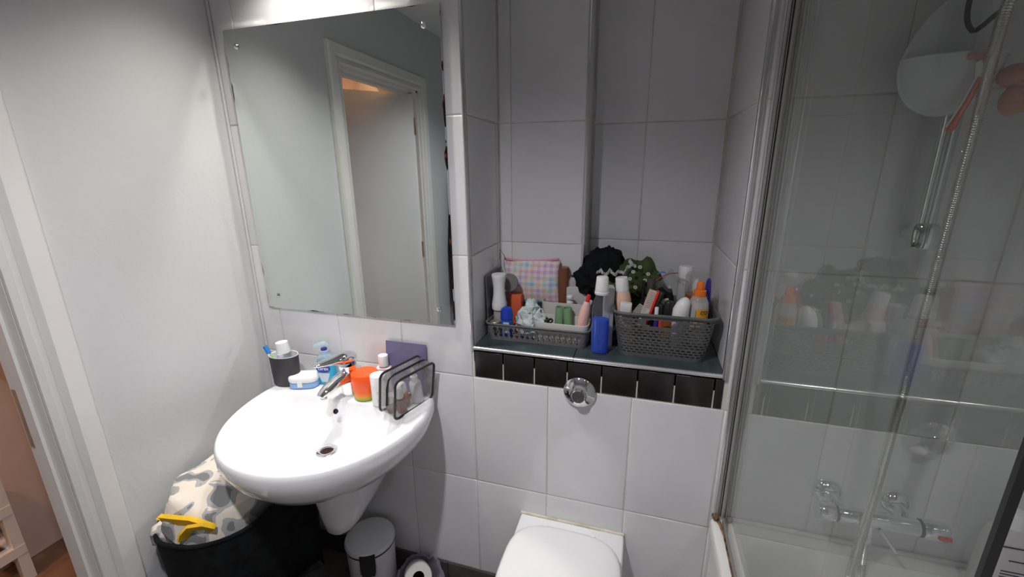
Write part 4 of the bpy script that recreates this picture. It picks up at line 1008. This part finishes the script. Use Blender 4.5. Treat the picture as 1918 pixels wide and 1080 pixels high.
# white caddy with tall rear cup and low front cup
CX, CY = 1.018, .165
ca = thing('desk_caddy', 'warm white two level plastic caddy in the tray', 'organiser', (CX, CY, TZ))
def cring(w_, d_, r, z, oy): return [(CX + x, CY + y + oy, z) for x, y in rrect(w_, d_, r, 7)]
def cup(nm, w_, d_, h, oy, r=.02):
    B().loft([cring(w_*.94, d_*.92, r, TZ, oy), cring(w_*.97, d_*.97, r, TZ + .003, oy), cring(w_, d_, r, TZ + h, oy), cring(w_ - .004, d_ - .004, r - .002, TZ + h + .0006, oy), cring(w_ - .006, d_ - .006, r - .003, TZ + h - .002, oy), cring(w_*.94, d_*.90, r - .003, TZ + .006, oy)]).build(nm, greyw, ca, True, 50)
cup('rear_cup', .168, .070, .106, .048); cup('front_cup', .176, .092, .066, -.036)
for i, (x, lb) in enumerate(((1.002, 'sage green hair roller beside the black hair ties in the white caddy'), (1.033, 'sage green hair roller beside the pink tube in the white caddy'))):
    s_ = B().lathe([(.0105, 0), (.0145, .0), (.0145, .062), (.0125, .062), (.0125, .002)], 24, T(x, .150, TZ + .040) @ R(3 - 6*i, 'Y'), cap0=False, cap1=False)
    solo(s_, 'hair_roller', greenp, lb, 'hair roller', (x, .150, TZ + .04), 'hair rollers in the caddy')
for i, (x, y) in enumerate(((.958, .118), (.972, .110), (.965, .126))):
    solo(B().tube([(x + .017*math.cos(a*.5236), y + .013*math.sin(a*.5236), TZ + .061 + .006*math.sin(a*.5236 + i)) for a in range(13)], .0028, 8), 'hair_tie', blackp, 'black hair tie curled in the front of the white caddy', 'hair tie', (x, y, TZ + .058), 'hair ties in the caddy')
bottle('pump_bottle', 'small milky pump bottle in the rear of the caddy', 1.028, .205, TZ + .008, [
    ('bottle_body', [(.015, 0), (.016, .002), (.016, .075), (.010, .085)], milky), ('pump_collar', [(.011, .085), (.011, .097), (.006, .1)], whitep), ('pump_top', [(.004, .1), (.004, .108), (.0115, .110), (.0125, .116), (.009, .121), (.0001, .1215)], whitep)])
a0, a1 = V((1.072, .120, TZ + .015)), V((1.099, .126, TZ + .150))
QQ = (a1 - a0).to_track_quat('Z', 'Y').to_matrix().to_4x4()
pt = thing('pink_tube', 'pink squeeze tube with a red tip leaning in the caddy', 'tube', a0)
B().lathe([(.014, 0), (.0165, .02), (.017, .085), (.013, .108), (.0115, .112)], 24, T(*a0) @ QQ).build('tube_body', pinkp, pt)
B().lathe([(.0118, .112), (.0118, .116), (.009, .122)], 20, T(*a0) @ QQ).build('collar', pm('pale_pink_collar', (.8, .55, .5), .4), pt)
B().rbox(.014, .012, .026, .004, .003, T(*a0) @ QQ @ T(0, 0, .120) @ R(6, 'Y')).build('tip', redp, pt)
solo(B().rbox(.078, .014, .075, .004, .003, T(1.048, .248, TZ + .075) @ R(-8, 'Y')), 'wipes_packet', pm('white_packet', (.62, .60, .60), .4, bump=(40, .4, .002)), 'white soft wipes packet behind the rear cup of the caddy', 'packet', (1.048, .248, TZ + .075))
bottle('amber_tub', 'brown orange bottle behind the pastel pouch', .997, .256, TZ, [('bottle_body', [(.02, 0), (.02, .20), (.017, .212), (.0001, .213)], pm('burnt_orange_plastic', (.20, .07, .035), .35))])
bottle('grey_tub', 'off white bottle with a black opening beside the pastel pouch', 1.032, .262, TZ, [('bottle_body', [(.018, 0), (.02, .13), (.019, .165), (.012, .178), (.0001, .18)], pm('off_white_plastic', (.48, .46, .45), .4)), ('spout', [(.0085, .172), (.009, .182), (.006, .186)], blackp)])
# scarf heap
solo(B().blob((1.125, .295, 1.175), (.085, .075, .095), .30, 2.4, 4, 4).blob((1.135, .32, 1.235), (.055, .05, .045), .3, 2.6, 4, 6).blob((1.085, .255, 1.180), (.048, .040, .058), .3, 2.2, 4, 2).blob((1.16, .335, 1.085), (.085, .06, .083), .15, 2, 3, 8), 'knit_hat', blackf, 'black fabric hat heaped at the back of the niche', 'hat', (1.12, .295, SZ))
gsc = thing('floral_scarf', 'olive green floral scarf with white lace edge beside the black hat', 'scarf', (1.225, .28, SZ + .05))
B().blob((1.245, .285, 1.175), (.075, .06, .075), .32, 2.6, 4, 11).blob((1.15, .235, 1.155), (.05, .03, .03), .35, 3, 3, 14).blob((1.225, .26, 1.165), (.06, .04, .04), .3, 3, 3, 17).blob((1.30, .335, 1.085), (.06, .055, .08), .15, 2, 3, 19).build('scarf_cloth', greens, gsc)
lc = catmull([atY(u, v, .215) for u, v in ((1118, 512), (1126, 506), (1134, 516), (1142, 506), (1150, 514), (1160, 508), (1168, 512), (1176, 500), (1184, 494), (1178, 488), (1190, 500))], .004)
ribbon([q + V((0, .004*math.sin(i*.9), .003*math.sin(i*1.9))) for i, q in enumerate(lc)], .0045, .0012, (.1, -.3, 1)).build('lace_edge', lacem, gsc)
for i, (u, v) in enumerate(((1180, 522), (1208, 525), (1190, 538), (1199, 500), (1214, 513), (1186, 509))):
    q = atY(u, v, .205); fb_ = B()
    for k in range(6):
        a = k*1.047; fb_.blob((q.x + .004*math.cos(a), q.y, q.z + .004*math.sin(a)), (.0032, .0018, .0024), 0, 1, 1, 0)
    fb_.build('printed_flower', lacem, gsc)
# white box behind mouthwash
solo(B().rbox(.030, .045, .19, .002, .001, T(1.160, .135, SZ) @ R(10, 'Z')), 'white_carton', pm('grey_white_card', (.50, .50, .52), .5), 'tall white carton behind the blue mouthwash', 'carton', (1.160, .135, SZ))
# basket contents
KZ = SZ + .004
t, MM = bottle('dry_shampoo_can', 'peach aerosol can with a white cap leaning in the tall basket', 1.222, .135, KZ, [
    ('can', [(.022, 0), (.0245, .003), (.0245, .150), (.021, .172), (.019, .178)], peach), ('cap', [(.0198, .178), (.0200, .182), (.0188, .217), (.0175, .219), (.0001, .2195)], whitep)], R(-7, 'Y'))
for k in (.140, .133, .126, .119, .112, .105):
    vs = []
    for i in range(8):
        a = math.radians(-115 + i*9); vs += [(.0247*math.cos(a), .0247*math.sin(a), k), (.0247*math.cos(a), .0247*math.sin(a), k + .001)]
    B().add(vs, [(2*i, 2*i + 2, 2*i + 3, 2*i + 1) for i in range(7)], MM).build('print_line', pm('brown_ink%d' % int(k*1000), (.45, .25, .17), .6), t, False)
solo(B().rbox(.034, .026, .036, .005, .003, T(1.213, .088, KZ + .116) @ R(4, 'Y')).box(-.0015, -.0138, .018, .0015, -.0128, .024, T(1.213, .088, KZ + .116)), 'white_clip', whitep, 'white square plastic clip in front of the peach can', 'clip', (1.213, .088, KZ + .116))
# hairbrush
b0, b1 = V((1.272, .140, KZ + .06)), V((1.305, .150, KZ + .178))
BQ = T(*b0) @ (b1 - b0).to_track_quat('Z', 'Y').to_matrix().to_4x4() @ R(12, 'Z')
hb_ = thing('hairbrush', 'black and red hairbrush with cream bristles in the tall basket', 'hairbrush', b0)
BLn = (b1 - b0).length
S2 = B().rbox(.016, .034, BLn, .006, .004); 
fx = V((1, 0, 0))
loc = (BQ.to_3x3().inverted() @ V((1, 0, 0)))
ang = math.atan2(loc.y, loc.x); BQ = BQ @ Matrix.Rotation(ang, 4, 'Z')
B().rbox(.014, .036, BLn, .006, .003, BQ @ T(.012, 0, 0)).build('brush_back', blackp, hb_)
B().rbox(.008, .034, BLn, .003, .002, BQ @ T(.001, 0, 0)).build('cushion', redp, hb_)
br_ = B()
for i in range(22):
    for j in range(4):
        z = .006 + (BLn - .012)*i/21; y = -.012 + .008*j
        br_.box(-.025, y - .0011, z - .0018, -.002, y + .0011, z + .0018, BQ)
br_.build('bristles', bristle, hb_, False)
# comb
cmb = B()
for i in range(9): cmb.box(-.022 + 0, -.0012, .004*i, .006, .0012, .004*i + .0018, T(1.252, .09, KZ + .112) @ R(35, 'Y'))
cmb.box(.006, -.0016, -.002, .014, .0016, .036, T(1.252, .09, KZ + .112) @ R(35, 'Y'))
solo(cmb, 'comb', greyw, 'small pale comb tucked in front of the hairbrush', 'comb', (1.252, .09, KZ + .112), smooth=False)
for nm, lb, x, y, z, r, h, m1, m2, cat in (
    ('mascara_tube', 'slim dark brown tube behind the peach can', 1.262, .180, KZ + .05, .0055, .150, pm('dark_brown_plastic', (.03, .02, .018), .3), blackp, 'tube'),
    ('smoky_bottle', 'dark smoky capped bottle beside the brown tube', 1.283, .195, KZ + .04, .012, .165, blackp, pm('smoke_grey_cap', (.07, .065, .06), .15), 'bottle'),
    ('nail_varnish', 'black capped bottle beside the white deodorant', 1.336, .098, KZ + .045, .0145, .118, pm('rust_glass', (.30, .09, .03), .15), blackp, 'bottle'),
    ('lip_gloss', 'red tube with a black cap in the middle of the tall basket', 1.316, .108, KZ + .05, .009, .100, pm('coral_red', (.70, .10, .09), .3), blackp, 'tube'),
    ('purple_pot', 'small purple tube beside the hairbrush', 1.303, .098, KZ + .06, .006, .082, purplep, whitep, 'tube')):
    bottle(nm, lb, x, y, z, [('body', [(r*.95, 0), (r, .002), (r, h*.58)], m1), ('cap', [(r*.97, h*.585), (r*.97, h*.97), (r*.8, h), (.0001, h + .0002)], m2)], None, cat)
solo(B().rbox(.034, .006, .05, .002, .001, T(1.330, .150, KZ + .105) @ R(-12, 'Y')), 'price_card', cream, 'small cream card poking out above the black cap', 'card', (1.330, .150, KZ + .105))
t, MM = bottle('white_deodorant', 'white slanted top deodorant at the front of the tall basket', 1.368, .086, KZ + .028, [
    ('bottle_body', [(.017, 0), (.020, .004), (.0215, .05), (.0225, .088)], pm('lilac_silver', (.55, .55, .66), .25)),
    ('cap', [(.0228, .089), (.0232, .093), (.0225, .118), (.0185, .138), (.010, .150), (.003, .1535), (.0001, .1538)], whitep)])
t['category'] = 'deodorant'
for o in t.children:
    if o.name.startswith('cap'):
        for v in o.data.vertices:
            k = max(0, (v.co.z - .115)/.04); v.co.x += .010*k
    
t, MM = bottle('sun_cream_bottle', 'milky sun cream bottle with an orange spray top and yellow label', 1.416, .105, KZ + .042, [
    ('bottle_body', [(.026, 0), (.0275, .003), (.0275, .108), (.0255, .125), (.019, .139), (.0145, .144)], milky),
    ('collar', [(.0165, .141), (.0168, .143), (.0165, .158), (.013, .160)], orangep),
    ('spray_top', [(.0095, .160), (.0105, .163), (.0100, .178), (.007, .184), (.0001, .1845)], orangep)])
B().lathe([(.0245, .003), (.026, .005), (.026, .107), (.024, .123), (.0001, .124)], 24, MM, cap1=False).build('cream', pm('cream_lotion', (.66, .60, .57), .5), t)
vs = []
for i in range(11):
    a = math.radians(-108 + i*9); vs += [(.0279*math.cos(a), .0279*math.sin(a), .068), (.0279*math.cos(a), .0279*math.sin(a), .108)]
B().add(vs, [(2*i, 2*i + 2, 2*i + 3, 2*i + 1) for i in range(10)], MM).build('label', yellowl, t)
text_part('CO', .015, MM @ R(30, 'Z') @ T(-.002, -.0284, .0985) @ FACE, inkm, t)
vs = [( .0282*math.cos(math.radians(-109 + 0*i)), .0282*math.sin(math.radians(-109)), .070 + .034*i) for i in range(2)] + [(.0282*math.cos(math.radians(-107)), .0282*math.sin(math.radians(-107)), .104 - .034*i) for i in range(2)]
B().add(vs, [(0, 1, 2, 3)], MM).build('label_edge', inkm, t, False)
bottle('body_wash_bottle', 'clear domed bottle of amber wash behind the sun cream', 1.414, .176, KZ + .02, [
    ('bottle_shell', [(.030, 0), (.0315, .003), (.0315, .135)], clearp), ('wash', [(.029, .002), (.030, .004), (.030, .150), (.0001, .151)], orangel), ('dome_cap', [(.0325, .150), (.0325, .205), (.029, .214), (.0001, .216)], clear('cloudy_cap', (.93, .93, .93), 1.45, .06, .16, (.7, .68, .68))), ('pump_core', [(.008, .151), (.012, .175), (.006, .195), (.0001, .196)], whitep)])
bottle('tall_white_bottle', 'tall white bottle at the back of the basket', 1.386, .232, KZ, [('bottle_body', [(.020, 0), (.0215, .003), (.0215, .2155)], whitep), ('cap', [(.022, .216), (.022, .238), (.020, .242), (.0001, .243)], whitep)])
zb = thing('zip_bag', 'clear plastic zip bag with a red seal line behind the hairbrush', 'plastic bag', (1.34, .21, KZ + .06))
B().blob((1.345, .205, KZ + .135), (.055, .03, .085), .22, 2.6, 4, 21).build('film', clear('crinkled_film', (.92, .92, .92), 1.5, .08, .12, (.6, .6, .6)), zb)
B().tube(catmull([atY(u, v, .19) for u, v in ((1228, 526), (1240, 518), (1255, 512), (1270, 511))], .006), .0016, 8).build('seal_line', pm('dark_red_seal', (.35, .03, .06), .3), zb)
B().tube([atY(u, v, .215) for u, v in ((1231, 513), (1240, 509), (1247, 510))], [.003, .0045, .003], 8, True, .5).build('slider', pm('bright_blue', (.03, .25, .65), .3), zb)
dk = solo(B().blob((1.325, .185, KZ + .125), (.035, .025, .055), .25, 2.5, 3, 31), 'black_pouch', blackf, 'black soft pouch behind the hairbrush in the tall basket', 'pouch', (1.325, .185, KZ + .07))
lp = [V((1.463, .150, KZ + .06)), V((1.461, .150, KZ + .14)), V((1.458, .152, KZ + .20)), V((1.4555, .154, KZ + .222)), V((1.452, .157, KZ + .20)), V((1.450, .158, KZ + .14)), V((1.451, .156, KZ + .06))]
ps = thing('purple_razor', 'purple razor with a looped handle at the end of the tall basket', 'razor', lp[0])
for q in lp: q.x -= .012
B().tube(catmull(lp, .006), .0048, 10).build('loop_handle', purplep, ps)

# pieces that belong to a part hang one level deeper (all parts share their thing's origin)
def deepen(thing_name, part, piece):
    t = bpy.data.objects[thing_name]
    p = next(o for o in t.children if o.name.split('.')[0] == part)
    for o in list(t.children):
        if o.name.split('.')[0] == piece: o.parent = p
for a_, b_, c_ in (('basin_tap', 'spout', 'aerator'), ('wash_basin', 'drain', 'plug'), ('shower_valve', 'temperature_knob', 'safety_button'), ('hand_wash_bottle', 'label', 'lettering'), ('sun_cream_bottle', 'label', 'lettering'), ('sun_cream_bottle', 'label', 'label_edge'), ('zip_pouch', 'zip', 'zip_pull'), ('shower_caddy', 'pocket', 'pocket_rim'), ('lotion_bottle', 'bottle_body', 'print_line'), ('cream_jar', 'jar_body', 'print_line'), ('dry_shampoo_can', 'can', 'print_line'), ('shampoo_bottle', 'bottle_body', 'print_line'), ('hairbrush', 'cushion', 'bristles'), ('razor', 'handle', 'white_edge'), ('pedal_bin', 'bin_body', 'rim_band')):
    deepen(a_, b_, c_)
